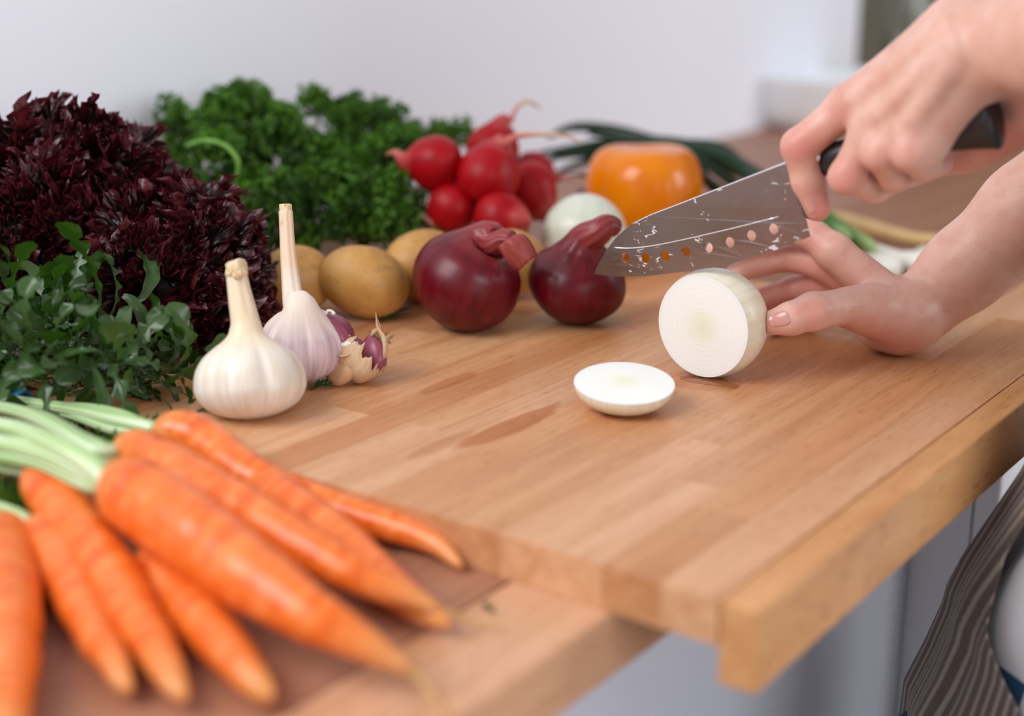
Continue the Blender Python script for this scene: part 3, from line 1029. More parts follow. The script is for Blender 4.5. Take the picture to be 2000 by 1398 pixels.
ctA, pA = carrot([(300, 838, 0.040), (380, 850, 0.038), (500, 935, 0.026), (640, 990, 0.016), (780, 1032, 0.012), (850, 1062, 0.009), (903, 1105, 0.005)], 0.0135,
       'farthest carrot, curving along the left edge of the cutting board', [([(240, 822, 0.040), (140, 800, 0.034), (0, 780, 0.03), (-120, 770, 0.02)], 0.0045), ([(230, 840, 0.034), (120, 805, 0.03), (-40, 790, 0.02)], 0.004), ([(240, 810, 0.04), (170, 795, 0.036), (60, 790, 0.03)], 0.003)], tipr=0.16, seed=1)
ctB, pB = carrot([(385, 895, 0.024), (430, 900, 0.024), (560, 985, 0.020), (700, 1090, 0.014), (800, 1175, 0.011), (874, 1222, 0.008)], 0.0145,
       'carrot half hidden behind the split-tipped one, its pale crown showing', [([(345, 880, 0.022), (280, 860, 0.014), (200, 850, 0.01)], 0.0032)], tipr=0.45, seed=2)
ctC, pC = carrot([(222, 885, 0.046), (275, 885, 0.046), (430, 975, 0.040), (600, 1070, 0.034), (720, 1135, 0.026), (800, 1165, 0.020), (862, 1192, 0.014)], 0.0140,
       'long knobbly carrot with a split, hairy tip lying second from the board', [([(180, 880, 0.05), (100, 830, 0.048), (20, 800, 0.04), (-80, 790, 0.03)], 0.0050), ([(180, 905, 0.044), (110, 850, 0.042), (40, 815, 0.036)], 0.0042), ([(170, 860, 0.05), (90, 815, 0.046), (0, 790, 0.03)], 0.0036)],
       tail=[(890, 1200, 0.010), (930, 1215, 0.004), (985, 1222, 0.002)], tipr=0.26, seed=3)
ctD, pD = carrot([(212, 950, 0.046), (262, 965, 0.046), (400, 1060, 0.040), (560, 1170, 0.034), (680, 1240, 0.026), (760, 1285, 0.018), (800, 1310, 0.013)], 0.0196,
       'thickest carrot lying across the front of the bunch', [([(180, 910, 0.052), (100, 865, 0.056), (20, 835, 0.05), (-90, 820, 0.04)], 0.0062), ([(180, 930, 0.046), (100, 890, 0.050), (0, 865, 0.046), (-90, 850, 0.036)], 0.0062), ([(170, 945, 0.042), (80, 905, 0.044), (-20, 890, 0.038)], 0.0050)],
       tail=[(822, 1330, 0.008), (845, 1360, 0.004), (870, 1385, 0.002), (905, 1398, 0.002)], tipr=0.13, seed=4)
ctE, pE = carrot([(62, 925, 0.030), (90, 950, 0.028), (170, 1060, 0.020), (240, 1160, 0.016), (310, 1280, 0.013), (362, 1368, 0.009)], 0.0150,
       'slender carrot left of the thickest one, pointing at the viewer', [([(30, 905, 0.034), (-60, 880, 0.036)], 0.0040), ([(40, 920, 0.030), (-50, 905, 0.030)], 0.0036)], tipr=0.36, seed=5)
ctF, pF = carrot([(62, 1025, 0.020), (85, 1050, 0.018), (140, 1140, 0.0135), (190, 1240, 0.0125), (230, 1310, 0.011), (255, 1348, 0.009)], 0.0122,
       'short thin carrot second from the left corner of the photo', [([(40, 1005, 0.024), (-20, 980, 0.024)], 0.003)], tipr=0.42, seed=6)
ctG, pG = carrot([(290, 1090, 0.014), (330, 1130, 0.013), (400, 1215, 0.0125), (470, 1300, 0.0125), (532, 1362, 0.010)], 0.0134,
       'blunt carrot lying underneath the thickest carrot', [], tipr=0.55, seed=7)
ctH, pH = carrot([(-8, 1030, 0.018), (0, 1060, 0.018), (14, 1180, 0.0165), (18, 1300, 0.015), (10, 1420, 0.0135), (0, 1500, 0.010)], 0.0162,
       'carrot cut off by the left edge of the photo', [([(-10, 1000, 0.022), (-30, 960, 0.024)], 0.004)], tipr=0.4, seed=8)
rr = np.random.default_rng(12)
for k in range(46):
    par = (ctE, ctF, ctH, ctA, ctC)[k % 5]
    if k % 5 < 3:
        b = onz(rr.uniform(-60, 110), rr.uniform(930, 1040), ZC + 0.006)
        d = unit(RI * rr.normal(-0.2, 0.6) + UP * rr.uniform(-0.1, 0.6) + FW * rr.normal(0.3, 0.4))
    else:
        b = onz(rr.uniform(-80, 180), rr.uniform(800, 850), ZC + 0.012)
        d = unit(RI * rr.normal(-0.2, 0.7) + UP * rr.uniform(0.0, 0.5) + FW * rr.normal(0.2, 0.4))
    d[2] = abs(d[2]) * 0.4
    put('frond', FROND[k % 3], b, frame_z(unit(d), rr.uniform(0, 6)), rr.uniform(0.35, 0.7), par)

# blue band round the stalks
bc = onz(40, 785, ZC + 0.028)
bd_ = unit(onz(-60, 775, ZC + 0.03) - onz(140, 800, ZC + 0.034))
fb = frame_z(bd_)
th = np.linspace(0, 2 * math.pi, 36, endpoint=False)
pth = np.array([bc + fb @ np.array([0.008 * math.cos(a), 0.007 * math.sin(a), 0.001 * math.sin(3 * a)]) for a in th])
V = []
for k in range(36):
    o_ = unit(pth[k] - bc)
    for (a, b) in ((0.0007, -0.0032), (0.0007, 0.0032), (-0.0007, 0.0032), (-0.0007, -0.0032)):
        V.append(pth[k] + o_ * a + bd_ * b)
F = []
for k in range(36):
    k2 = (k + 1) % 36
    for i in range(4):
        j = (i + 1) % 4
        F.append((k * 4 + i, k * 4 + j, k2 * 4 + j, k2 * 4 + i))
setp(mk('rubber_band', V, F, plain('blue rubber', srgb(20, 120, 170), 0.5)), 'bright blue band around the carrot stalks', 'rubber band')

# ------------------------------------------------------------------ red lettuce
q = M('red lettuce leaf')
uvv = q.sep(q.n('TexCoord').outputs['UV'])
rnd = q.n('ObjectInfo').outputs['Random']
n = q.noise(q.coord('Object'), 55, 3)
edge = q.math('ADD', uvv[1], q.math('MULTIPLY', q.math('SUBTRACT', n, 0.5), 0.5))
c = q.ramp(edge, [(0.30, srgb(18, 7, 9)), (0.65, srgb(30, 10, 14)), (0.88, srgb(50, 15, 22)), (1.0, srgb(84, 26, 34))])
c = q.mix(q.ramp(q.noise(q.coord('Object'), 26, 2), [(0.66, (0, 0, 0)), (0.76, (0.5, 0.5, 0.5))]), c, srgb(60, 50, 22))
c = q.mix(q.ramp(rnd, [(0.955, (0, 0, 0)), (0.97, (0.75, 0.75, 0.75))]), c, srgb(178, 84, 24))
q.base(c).set(rough=0.36, spec=0.45).bump(n, 0.5, 0.003)
q.leaf(srgb(130, 24, 24), 0.08)
m_let = q.m


def fan(seed, L=0.06):
    r = np.random.default_rng(seed)
    nu, nv = 110, 14
    u = np.linspace(0, 1, nu)[None]
    v = np.linspace(0, 1, nv)[:, None]
    A = r.uniform(1.7, 2.4)
    # ruffles get finer and larger towards the rim
    def wav(fs, amps):
        s = 0
        for f_, a_ in zip(fs, amps):
            s = s + a_ * np.sin(2 * math.pi * f_ * u + r.uniform(0, 6.3) + 1.5 * np.sin(2 * math.pi * u * f_ * 0.37 + r.uniform(0, 6)))
        return s
    wz = wav((2.2, 5.3), (0.16, 0.13)) * v ** 1.4 + wav((11.3, 19.0), (0.15, 0.10)) * v ** 2.2 + wav((33,), (0.05,)) * v ** 5
    wt = wav((6.7, 13.1, 21.0), (0.07, 0.06, 0.04)) * v ** 2.5
    wr = wav((3.1, 8.3), (0.10, 0.07)) * v ** 1.5 + (0.025 * np.sign(np.sin(2 * math.pi * 43 * u + r.uniform(0, 6))) + 0.018 * r.normal(size=(1, nu))) * v ** 7
    a = (u - 0.5) * A + wt
    rho = L * (0.12 + 0.88 * v) * (1 + wr) * (1 - 0.25 * np.abs(2 * u - 1) ** 3)
    x = rho * np.sin(a)
    z = rho * np.cos(a)
    yb = L * wz - 0.35 * L * v ** 2 + 0.25 * L * (np.abs(u - 0.5) * 2) ** 2 * v
    V = np.stack(np.broadcast_arrays(x, yb, z), -1).reshape(-1, 3)
    c1, c2, c3 = Noise(seed + 40, 12, 13 / L), Noise(seed + 60, 12, 13 / L), Noise(seed + 80, 12, 26 / L)
    g_ = np.clip(np.repeat(v.ravel(), nu) * 1.6, 0, 1)[:, None]
    V = V + g_ * L * (0.060 * np.stack([c1(V), c2(V), c1(V + 0.1)], 1) + 0.022 * np.stack([c3(V), c3(V + 0.2), c3(V + 0.1)], 1))
    uv = np.stack(np.broadcast_arrays(u, v), -1).reshape(-1, 2)
    return V, uv, gridf(nu, nv)


def frill(seed):
    """a leaf: two ruffled lobes side by side"""
    V1, u1, f1 = fan(seed, 0.056)
    V2, u2, f2 = fan(seed + 100, 0.046)
    V2 = V2 @ rotm((0, 0, 1), 1.1).T @ rotm((1, 0, 0), 0.35).T + np.array([0.010, 0.014, -0.004])
    V, uv = np.vstack([V1, V2]), np.vstack([u1, u2])
    me = bpy.data.meshes.new('frilly_leaf')
    me.from_pydata(V.tolist(), [], f1 + [tuple(i + len(V1) for i in q_) for q_ in f2])
    ul = me.uv_layers.new(name='UVMap')
    li = np.empty(len(me.loops), int)
    me.loops.foreach_get('vertex_index', li)
    ul.data.foreach_set('uv', uv[li].ravel())
    me.polygons.foreach_set('use_smooth', [True] * len(me.polygons))
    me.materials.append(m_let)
    return me


FR = [frill(i) for i in range(7)]
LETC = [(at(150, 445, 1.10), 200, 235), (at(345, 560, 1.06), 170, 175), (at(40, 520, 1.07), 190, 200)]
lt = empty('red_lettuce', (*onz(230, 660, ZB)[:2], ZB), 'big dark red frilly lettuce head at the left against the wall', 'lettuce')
rr = np.random.default_rng(77)
GA = math.pi * (3 - math.sqrt(5))
n_let = 0
for ci, (c, ra, rb) in enumerate(LETC):
    sx, sz = ra * 1.08 / FPX, rb * 1.08 / FPX
    ND = (128, 90, 78)[ci]
    for k in range(ND):
        zz = 1 - 1.75 * (k + 0.5) / ND
        ph = k * GA
        r_ = math.sqrt(max(0, 1 - zz * zz))
        d = np.array([r_ * math.cos(ph), r_ * math.sin(ph), zz])
        shell = 0.72 if k % 4 else 0.55
        pos = c + np.array([d[0] * sx, d[1] * sx, d[2] * sz]) * shell
        if pos[1] > YW - 0.06 or pos[2] < ZB + 0.004:
            continue
        out = unit(d + rr.normal(size=3) * 0.28 + np.array([0, 0, 0.15]))
        sc = rr.uniform(0.44, 0.68)
        tip = pos + out * 0.06 * sc
        if tip[2] < ZB + 0.012:
            out[2] = abs(out[2]) * 0.2
            out = unit(out)
            pos[2] = max(pos[2], ZB + 0.03)
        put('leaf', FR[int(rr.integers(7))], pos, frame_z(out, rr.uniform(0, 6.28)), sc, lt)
        n_let += 1
# dark heart that closes the gaps
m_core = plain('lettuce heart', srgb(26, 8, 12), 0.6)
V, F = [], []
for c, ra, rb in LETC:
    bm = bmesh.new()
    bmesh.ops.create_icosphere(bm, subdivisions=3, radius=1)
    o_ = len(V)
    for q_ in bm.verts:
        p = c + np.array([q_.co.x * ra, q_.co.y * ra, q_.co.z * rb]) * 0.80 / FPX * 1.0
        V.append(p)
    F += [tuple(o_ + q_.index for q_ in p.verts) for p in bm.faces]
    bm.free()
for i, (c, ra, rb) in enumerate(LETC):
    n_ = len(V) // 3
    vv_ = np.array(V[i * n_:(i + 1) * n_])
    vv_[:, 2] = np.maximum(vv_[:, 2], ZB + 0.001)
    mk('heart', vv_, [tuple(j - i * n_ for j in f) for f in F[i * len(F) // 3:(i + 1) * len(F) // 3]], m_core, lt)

# ------------------------------------------------------------------ curly parsley
m_pars = leafmat('parsley leaf', srgb(12, 38, 6), srgb(98, 150, 42), srgb(110, 165, 30), 0.2, scale=2.5)  # wide tone range paints lit clumps and shaded gaps into the leaves
m_pstem = plain('parsley stem', srgb(110, 160, 66), 0.45)


def sprig_mesh(seed):
    """tufts of crumpled leaflets on short branches, along +z, unit size"""
    r = np.random.default_rng(seed)
    V, F = [], []
    for k in range(26):
        d = unit(r.normal(size=3) + np.array([0, 0, 0.55]))
        b = np.array([0, 0, 0.25]) + d * r.uniform(0.15, 0.62)
        R3 = frame_z(unit(d + r.normal(size=3) * 0.4), r.uniform(0, 6))
        nu, nv = 15, 5
        a = np.linspace(-1.9, 1.9, nu)[None]
        v = np.linspace(0, 1, nv)[:, None]
        w = v ** 1.3 * (0.34 * np.sin(3.3 * a * 1.7 + r.uniform(0, 6)) + 0.25 * np.sin(7.4 * a + r.uniform(0, 6)))
        rho = r.uniform(0.15, 0.24) * (0.1 + 0.9 * v) * (1 + 0.3 * v * np.sign(np.sin(9 * a + r.uniform(0, 6))))
        P = np.stack(np.broadcast_arrays(rho * np.sin(a), 0.3 * w + 0.02 * r.normal(size=(nv, nu)), rho * np.cos(a) * 0.9), -1).reshape(-1, 3)
        o_ = len(V)
        V += (b + P @ R3.T).tolist()
        F += gridf(nu, nv, False, o_)
    me = bpy.data.meshes.new('parsley_sprig')
    me.from_pydata(V, [], F)
    me.polygons.foreach_set('use_smooth', [True] * len(me.polygons))
    me.materials.append(m_pars)
    return me


PS = [sprig_mesh(i) for i in range(6)]
pt = empty('parsley_bunch', (*onz(640, 430, ZC)[:2], ZC), 'bushy bunch of curly green parsley behind the potatoes', 'parsley')
rr = np.random.default_rng(21)
blobs = [((500, 235), 75, 62, 1.38, 26), ((440, 270), 60, 60, 1.37, 16), ((372, 262), 46, 40, 1.36, 9), ((625, 250), 62, 58, 1.40, 18), ((715, 270), 66, 66, 1.40, 20), ((560, 330), 110, 90, 1.36, 34), ((680, 350), 100, 90, 1.36, 30), ((770, 350), 70, 100, 1.36, 22), ((410, 340), 90, 90, 1.32, 24), ((600, 420), 190, 80, 1.30, 46), ((760, 420), 80, 75, 1.29, 18), ((835, 268), 34, 22, 1.48, 6), ((890, 285), 26, 24, 1.48, 6), ((475, 420), 90, 90, 1.30, 24)]
for (px, py), a, b, d, n in blobs:
    for k in range(n):
        w = unit(rr.normal(size=3)) * rr.uniform(0.45, 1.0) ** 0.5
        w[2] = -abs(w[2]) * rr.uniform(0.3, 1.0)
        p = at(px + a * w[0] * 0.86, py - b * w[1] * 0.86, d + w[2] * 0.07)
        if p[2] < ZC + 0.02 or p[1] > YW - 0.03:
            continue
        out = unit(RI * w[0] + UP * (w[1] + 0.5) + FW * w[2] + rr.normal(size=3) * 0.4)
        put('sprig', PS[int(rr.integers(6))], p, frame_z(out, rr.uniform(0, 6)), rr.uniform(0.019, 0.030), pt)
for k in range(16):
    a = rr.uniform(420, 800)
    p1 = at(a, rr.uniform(240, 380), 1.36)
    p0 = onz(rr.uniform(560, 700), 430, ZC + 0.01)
    v, f, uv = tube(spline([p0, (p0 + p1) / 2 + rr.normal(size=3) * 0.008, p1], 10), np.linspace(0.0022, 0.0012, 10), 6)
    mk('stem', v, f, m_pstem, pt)
# one pale stem arching over in front
v, f, uv = tube(spline([at(365, 285, 1.27), at(400, 275, 1.25), at(440, 285, 1.25), at(465, 315, 1.25), at(462, 350, 1.26)], 16), 0.0022, 8)
mk('stem', v, f, m_pstem, pt)

# ------------------------------------------------------------------ rocket leaves
m_arug = leafmat('rocket leaf', srgb(14, 36, 8), srgb(50, 86, 24), srgb(80, 140, 26), 0.16, back=srgb(70, 96, 54), rough=0.26, scale=14)


def rocket_mesh(seed, L=0.135):
    r = np.random.default_rng(seed)
    nu, nv = 9, 64
    v = np.linspace(0, 1, nv)
    ph = r.uniform(0, 1)
    lob = 0.5 + 0.5 * np.cos(2 * math.pi * (v * r.uniform(5.2, 7.5) + ph))
    env = np.clip((v - 0.30) / 0.35, 0, 1) ** 1.2
    w = 0.0012 + env * 0.0098 * np.where(v > 0.82, np.sqrt(np.clip(1 - ((v - 0.89) / 0.115) ** 2, 0, 1)) * 1.0, 0.13 + 0.87 * lob ** 1.5)
    if seed % 5 == 2:
        w = 0.0012 + np.clip((v - 0.25) / 0.4, 0, 1) ** 1.1 * 0.0085 * np.sqrt(np.clip(1 - np.clip((v - 0.62) / 0.385, 0, 1) ** 2, 0, 1))
    bend = r.uniform(0.8, 3.2)
    tw = r.normal() * 0.9
    th = bend * v ** 1.3
    dz = np.cos(th)
    dy = -np.sin(th)
    z = np.cumsum(dz) * L / nv
    y = np.cumsum(dy) * L / nv
    x = 0.010 * np.sin(v * r.uniform(2, 5)) * r.choice([-1, 1])
    V = np.zeros((nv, nu, 3))
    for i in range(nu):
        a = (i / (nu - 1) - 0.5) * 2
        lift = 0.35 * abs(a) * w + 0.0016 * np.sin(v * 40 + a * 3) * (w / 0.012) * abs(a)
        tx, ty = np.cos(tw * v), np.sin(tw * v)
        V[:, i, 0] = x + a * w * tx - 0
        V[:, i, 1] = y + (a * w * ty + lift) * dz
        V[:, i, 2] = z + (a * w * ty + lift) * (-dy)
    me = bpy.data.meshes.new('rocket_leaf')
    me.from_pydata(V.reshape(-1, 3).tolist(), [], gridf(nu, nv))
    me.polygons.foreach_set('use_smooth', [True] * len(me.polygons))
    me.materials.append(m_arug)
    return me


RK = [rocket_mesh(i) for i in range(10)]
rt = empty('rocket_bunch', (*onz(150, 740, ZC)[:2], ZC), 'loose heap of lobed green rocket leaves in front of the red lettuce', 'salad leaves')
rr = np.random.default_rng(31)
k = 0
while k < 210:
    w = unit(rr.normal(size=3)) * rr.uniform(0.2, 1.0) ** 0.5
    px, py = 110 + 210 * w[0], 720 - 105 * w[1] if w[1] > 0 else 712 - 75 * w[1]
    if px > 170 and py < 560 + (px - 120) * 0.9:
        continue
    d = 0.955 + 0.05 * w[2]
    p = at(px, py, d)
    if p[2] < ZC + 0.008:
        p[2] = ZC + 0.008 + rr.uniform(0, 0.01)
    out = unit(RI * (w[0] * 0.8 + rr.normal() * 0.5) + np.array([0, 0, 1.0]) * rr.uniform(-0.1, 0.6) - FW * rr.normal(0.25, 0.55))
    k_s = rr.uniform(0.42, 0.70)
    if px > 190:
        out[2] *= 0.12
        out, k_s = unit(out), k_s * 0.72
    put('leaf', RK[int(rr.integers(10))], p, frame_z(out, rr.uniform(0, 6.28)), k_s, rt)
    k += 1
# leaves running out towards the garlic
for px, py, dx, dy, s_ in ((230, 705, 0.8, -0.45, 0.60), (250, 730, 0.9, -0.4, 0.62), (220, 750, 0.95, -0.2, 0.66), (260, 715, 0.9, -0.5, 0.55), (170, 670, 0.75, -0.1, 0.50), (150, 640, 0.6, 0.3, 0.5), (120, 630, 0.3, 0.7, 0.42), (90, 630, -0.1, 0.8, 0.40), (240, 760, 1.0, 0.0, 0.8)):
    p = at(px, py, 0.93)
    p[2] = max(p[2], ZB + 0.008)
    out = unit(RI * dx + UP * dy * 0.6 - FW * 0.15 + np.array([0, 0, 0.02]))
    put('leaf', RK[int(rr.integers(10))], p, frame_z(out, rr.uniform(0, 6.28)), s_, rt)

# ------------------------------------------------------------------ spring onions and a pale root behind the hands
q = M('spring onion leaf')
vv = q.sep(q.n('TexCoord').outputs['UV'])[1]
n1 = q.noise(q.coord('UV', (16, 1, 1)), 1.0, 2)
c = q.ramp(vv, [(0.0, srgb(232, 236, 214)), (0.10, srgb(196, 216, 150)), (0.22, srgb(70, 116, 48)), (0.35, srgb(20, 52, 24)), (1.0, srgb(16, 42, 24))])
c = q.mix(q.ramp(n1, [(0.4, (0, 0, 0)), (0.7, (0.2, 0.2, 0.2))]), c, srgb(60, 92, 62))
q.base(c).set(rough=0.34, spec=0.28)
m_sol = q.m
m_sob = streak('spring onion bulb', srgb(224, 222, 204), srgb(246, 246, 240), 20, 0.8, 0.3, sss=0.2, bump=0.05)


def spring_onion(bp, br, leaves, label, nd):
    """bp: (px, py) of the bulb, br radius in pixels, nd: direction of the neck in the picture"""
    c, s = rest(bp[0], bp[1], br, ZC)
    R = br * s
    t = empty('spring_onion', (c[0], c[1], ZC), label, 'spring onion', 'spring onions behind the hands')
    ax = unit(RI * nd[0] + UP * nd[1] + FW * nd[2])
    p = spline([c - ax * R * 1.2, c - ax * R * 0.3, c + ax * R * 0.8, c + ax * R * 2.4, c + ax * R * 3.8], 30)
    r = sm_interp([(0, 0.2), (0.04, 0.55), (0.15, 0.95), (0.28, 1.0), (0.45, 0.7), (0.6, 0.42), (1, 0.34)], np.linspace(0, 1, 30)) * R
    v, f, uv = tube(p, r, 18)
    mk('bulb', v, f, m_sob, t, True, uv)
    for k in range(5):
        a = k * 1.3
        e = c - ax * R * 1.9 + (np.cross(ax, FW) * math.cos(a) + FW * math.sin(a)) * R * 0.5
        e[2] = max(e[2], ZC + 0.001)
        v, f, uv = tube(spline([c - ax * R * 1.1, (c - ax * R * 1.5 + e) / 2, e], 6), np.linspace(0.0007, 0.0003, 6), 5)
        mk('rootlet', v, f, m_rootlet, t)
    st = p[-3]
    for path, w in leaves:
        pts = [st] + [at(*q_) for q_ in path]
        v, f, uv = tube(spline(pts, 34), sm_interp([(0, 0.5), (0.2, 0.8), (0.5, 1.0), (0.8, 0.8), (1, 0.25)], np.linspace(0, 1, 34)) * w, 12, None, 0.55)
        mk('leaf', v, f, m_sol, t, True, uv)


spring_onion((1725, 520), 30, [([(1650, 460, 1.33), (1590, 415, 1.36), (1500, 372, 1.42), (1440, 320, 1.48), (1350, 285, 1.52), (1250, 272, 1.54), (1150, 262, 1.56)], 0.0080),
                               ([(1640, 470, 1.32), (1580, 440, 1.34), (1480, 410, 1.38), (1400, 370, 1.42), (1360, 330, 1.45), (1320, 300, 1.47)], 0.0090)],
             'spring onion with the fattest white bulb between wrist and hand', (-0.8, 0.5, 0.25))
spring_onion((1785, 512), 27, [([(1700, 480, 1.36), (1640, 445, 1.39), (1540, 395, 1.45), (1460, 335, 1.52), (1400, 290, 1.56), (1300, 282, 1.60), (1200, 255, 1.63), (1120, 248, 1.64), (1070, 268, 1.64)], 0.0085),
                               ([(1680, 470, 1.38), (1590, 410, 1.44), (1480, 345, 1.52), (1400, 300, 1.56), (1320, 292, 1.58), (1220, 280, 1.6), (1130, 290, 1.6), (1050, 300, 1.58)], 0.0105),
                               ([(1690, 484, 1.35), (1600, 440, 1.38), (1500, 400, 1.42), (1420, 350, 1.46), (1340, 300, 1.5), (1240, 285, 1.53)], 0.0080)],
             'spring onion bulb tucked against the forearm', (-0.85, 0.35, 0.3))
spring_onion((1800, 494), 13, [([(1690, 486, 1.38), (1610, 436, 1.42), (1500, 380, 1.48), (1420, 318, 1.54), (1330, 300, 1.58), (1230, 300, 1.6), (1130, 320, 1.6), (1060, 350, 1.58)], 0.0075),
                               ([(1680, 470, 1.40), (1560, 400, 1.48), (1440, 330, 1.55), (1300, 310, 1.58), (1180, 340, 1.56), (1090, 345, 1.52)], 0.0080),
                               ([(1660, 470, 1.40), (1540, 395, 1.50), (1420, 330, 1.56), (1280, 330, 1.56), (1170, 360, 1.50), (1110, 400, 1.44), (1090, 430, 1.42)], 0.0090),
                               ([(1660, 465, 1.40), (1540, 385, 1.50), (1400, 305, 1.56), (1260, 300, 1.56), (1150, 300, 1.55), (1080, 310, 1.52), (1030, 340, 1.50)], 0.0070)],
             'thin spring onion with a long straight white shank', (-1.0, -0.12, 0.1))
spring_onion((1868, 596), 18, [], 'spring onion bulb peeking out below the forearm at the board edge', (-0.6, 0.4, 0.5))
pr_ = spline([onz(1600, 425, ZC + 0.010), onz(1650, 432, ZC + 0.011), onz(1720, 450, ZC + 0.011), onz(1790, 466, ZC + 0.009), onz(1870, 468, ZC + 0.006), onz(1960, 474, ZC + 0.004)], 30)
v, f, uv = tube(pr_, np.linspace(0.0105, 0.0035, 30), 16, lambda th, tt: 1 + 0.05 * np.sin(40 * tt))
setp(mk('parsley_root', v, f, plain('pale root', srgb(214, 180, 124), 0.6), None, True, uv), 'long pale tan root lying on the counter behind the spring onions', 'root vegetable')

# ------------------------------------------------------------------ loose bits of herb on the board
m_herb = leafmat('herb leaf', srgb(30, 66, 26), srgb(66, 104, 44), srgb(90, 140, 50), 0.2)


def herb(px, py, ang, L, n, label, seed, z0=ZB, wid=0.0035):
    r = np.random.default_rng(seed)
    p = onz(px, py, z0)
    d = np.array([math.cos(ang), math.sin(ang), 0])
    sd = np.array([-d[1], d[0], 0])
    V, F = [], []
    ax = [p + d * L * t_ + sd * 0.003 * math.sin(3 * t_) + np.array([0, 0, 0.0012 + 0.002 * t_]) for t_ in np.linspace(0, 1, 8)]
    v, f, _ = tube(np.array(ax), np.linspace(0.0007, 0.0004, 8), 5)
    V += v.tolist()
    F += f
    for k in range(n):
        b = ax[1 + k % 7]
        e = unit(d * 0.8 + sd * (1 if k % 2 else -1) * r.uniform(0.5, 1.0) + np.array([0, 0, r.uniform(0.0, 0.5)]))
        ln = L * r.uniform(0.35, 0.6)
        w = unit(np.cross(e, [0, 0, 1])) * wid * r.uniform(0.6, 1.0)
        o_ = len(V)
        m1 = b + e * ln * 0.45
        V += [b, m1 + w * 0.7, m1 + np.array([0, 0, 0.0012]), m1 - w * 0.7, b + e * ln]
        F += [(o_, o_ + 1, o_ + 2), (o_, o_ + 2, o_ + 3), (o_ + 1, o_ + 4, o_ + 2), (o_ + 3, o_ + 2, o_ + 4)]
    o = mk('herb_sprig', V, F, m_herb, None, False)
    setp(o, label, 'herb')


herb(608, 764, -0.35, 0.020, 8, 'small green herb sprig lying between the two garlic bulbs and the cluster', 1)
herb(384, 808, -0.5, 0.020, 22, 'feathery dark green sprig lying left of the large garlic base', 2, ZB, 0.0016)
herb(745, 632, 0.2, 0.030, 14, 'dark green sprig in the shade under the middle potato', 3, ZB, 0.0025)
herb(762, 672, 1.1, 0.022, 4, 'thin withered herb strand right of the garlic cluster', 4, ZB, 0.0010)
herb(775, 1080, 0.1, 0.010, 7, 'tiny green crumb of leaf on the counter by the farthest carrot tip', 5, ZC, 0.002)
herb(965, 1198, 0.9, 0.007, 5, 'tiny green crumb of leaf near the counter front beyond the carrot tips', 6, ZC, 0.002)

# ------------------------------------------------------------------ knife
KX = OC[0] - 0.012
q = M('brushed steel')
co = q.coord('Object')
nb = q.noise(q.coord('Object', (1, 1, 1)), 30, 2)
spl = q.noise(q.coord('Object', (1, 130, 260)), 1.0, 4, 0.65, 0.8)
reg = q.noise(q.coord('Object', (1, 26, 34), (0, 3.1, 1.7)), 1.0, 2)
wet = q.ramp(q.math('MULTIPLY', q.ramp(spl, [(0.57, (0, 0, 0)), (0.63, (1, 1, 1))]), q.ramp(reg, [(0.50, (0, 0, 0)), (0.60, (1, 1, 1))])), [(0.3, (0, 0, 0)), (0.6, (0.8, 0.8, 0.8))])
q.base(q.mix(wet, (0.31, 0.285, 0.28, 1), (0.80, 0.83, 0.90, 1)))
q.set(rough=q.ramp(nb, [(0.3, (0.22, 0.22, 0.22)), (0.7, (0.32, 0.32, 0.32))]), metal=q.math('SUBTRACT', 1.0, wet))
m_steel = q.m
m_bright = plain('polished steel', (0.85, 0.87, 0.88, 1), 0.15, metal=1.0)
m_handle = plain('black handle', (0.012, 0.012, 0.013, 1), 0.38)

outline = [(1160, 535), (1200, 540), (1260, 539.5), (1330, 531), (1400, 521.5), (1460, 506), (1520, 486), (1583, 462), (1576, 436), (1566, 408), (1556, 382), (1552, 362), (1570, 350), (1604, 338), (1640, 326), (1640, 296),
           (1600, 296), (1537, 318), (1480, 340), (1400, 371), (1320, 402), (1270, 421), (1230, 441), (1205, 463), (1185, 489), (1170, 514)]
holes = [(1221.5, 502.5), (1261, 504), (1300, 500), (1341.5, 492), (1384, 483), (1426, 473), (1468, 460), (1511, 447)]


def flat_with_holes(name, loops, thick):
    cu = bpy.data.curves.new(name, 'CURVE')
    cu.dimensions = '2D'
    cu.fill_mode = 'BOTH'
    cu.extrude = thick / 2
    for lp in loops:
        s = cu.splines.new('POLY')
        s.points.add(len(lp) - 1)
        for i, (a, b) in enumerate(lp):
            s.points[i].co = (a, b, 0, 1)
        s.use_cyclic_u = True
    o = bpy.data.objects.new(name, cu)
    COL.objects.link(o)
    bpy.context.view_layer.update()
    me = bpy.data.meshes.new_from_object(o.evaluated_get(bpy.context.evaluated_depsgraph_get()))
    bpy.data.objects.remove(o)
    bpy.data.curves.remove(cu)
    return me


ol = [onx(px, py, KX) for px, py in outline]
lp0 = [(p[1], p[2]) for p in ol]
loops = [lp0]
for px, py in holes:
    p = onx(px, py, KX)
    loops.append([(p[1] + 0.0036 * math.cos(a), p[2] + 0.0036 * math.sin(a)) for a in np.linspace(0, 2 * math.pi, 24, endpoint=False)])
me = flat_with_holes('blade', loops, 0.0018)
vv_ = np.empty(len(me.vertices) * 3)
me.vertices.foreach_get('co', vv_)
vv_ = vv_.reshape(-1, 3)
vw = np.stack([KX - vv_[:, 2], vv_[:, 0], vv_[:, 1]], 1)
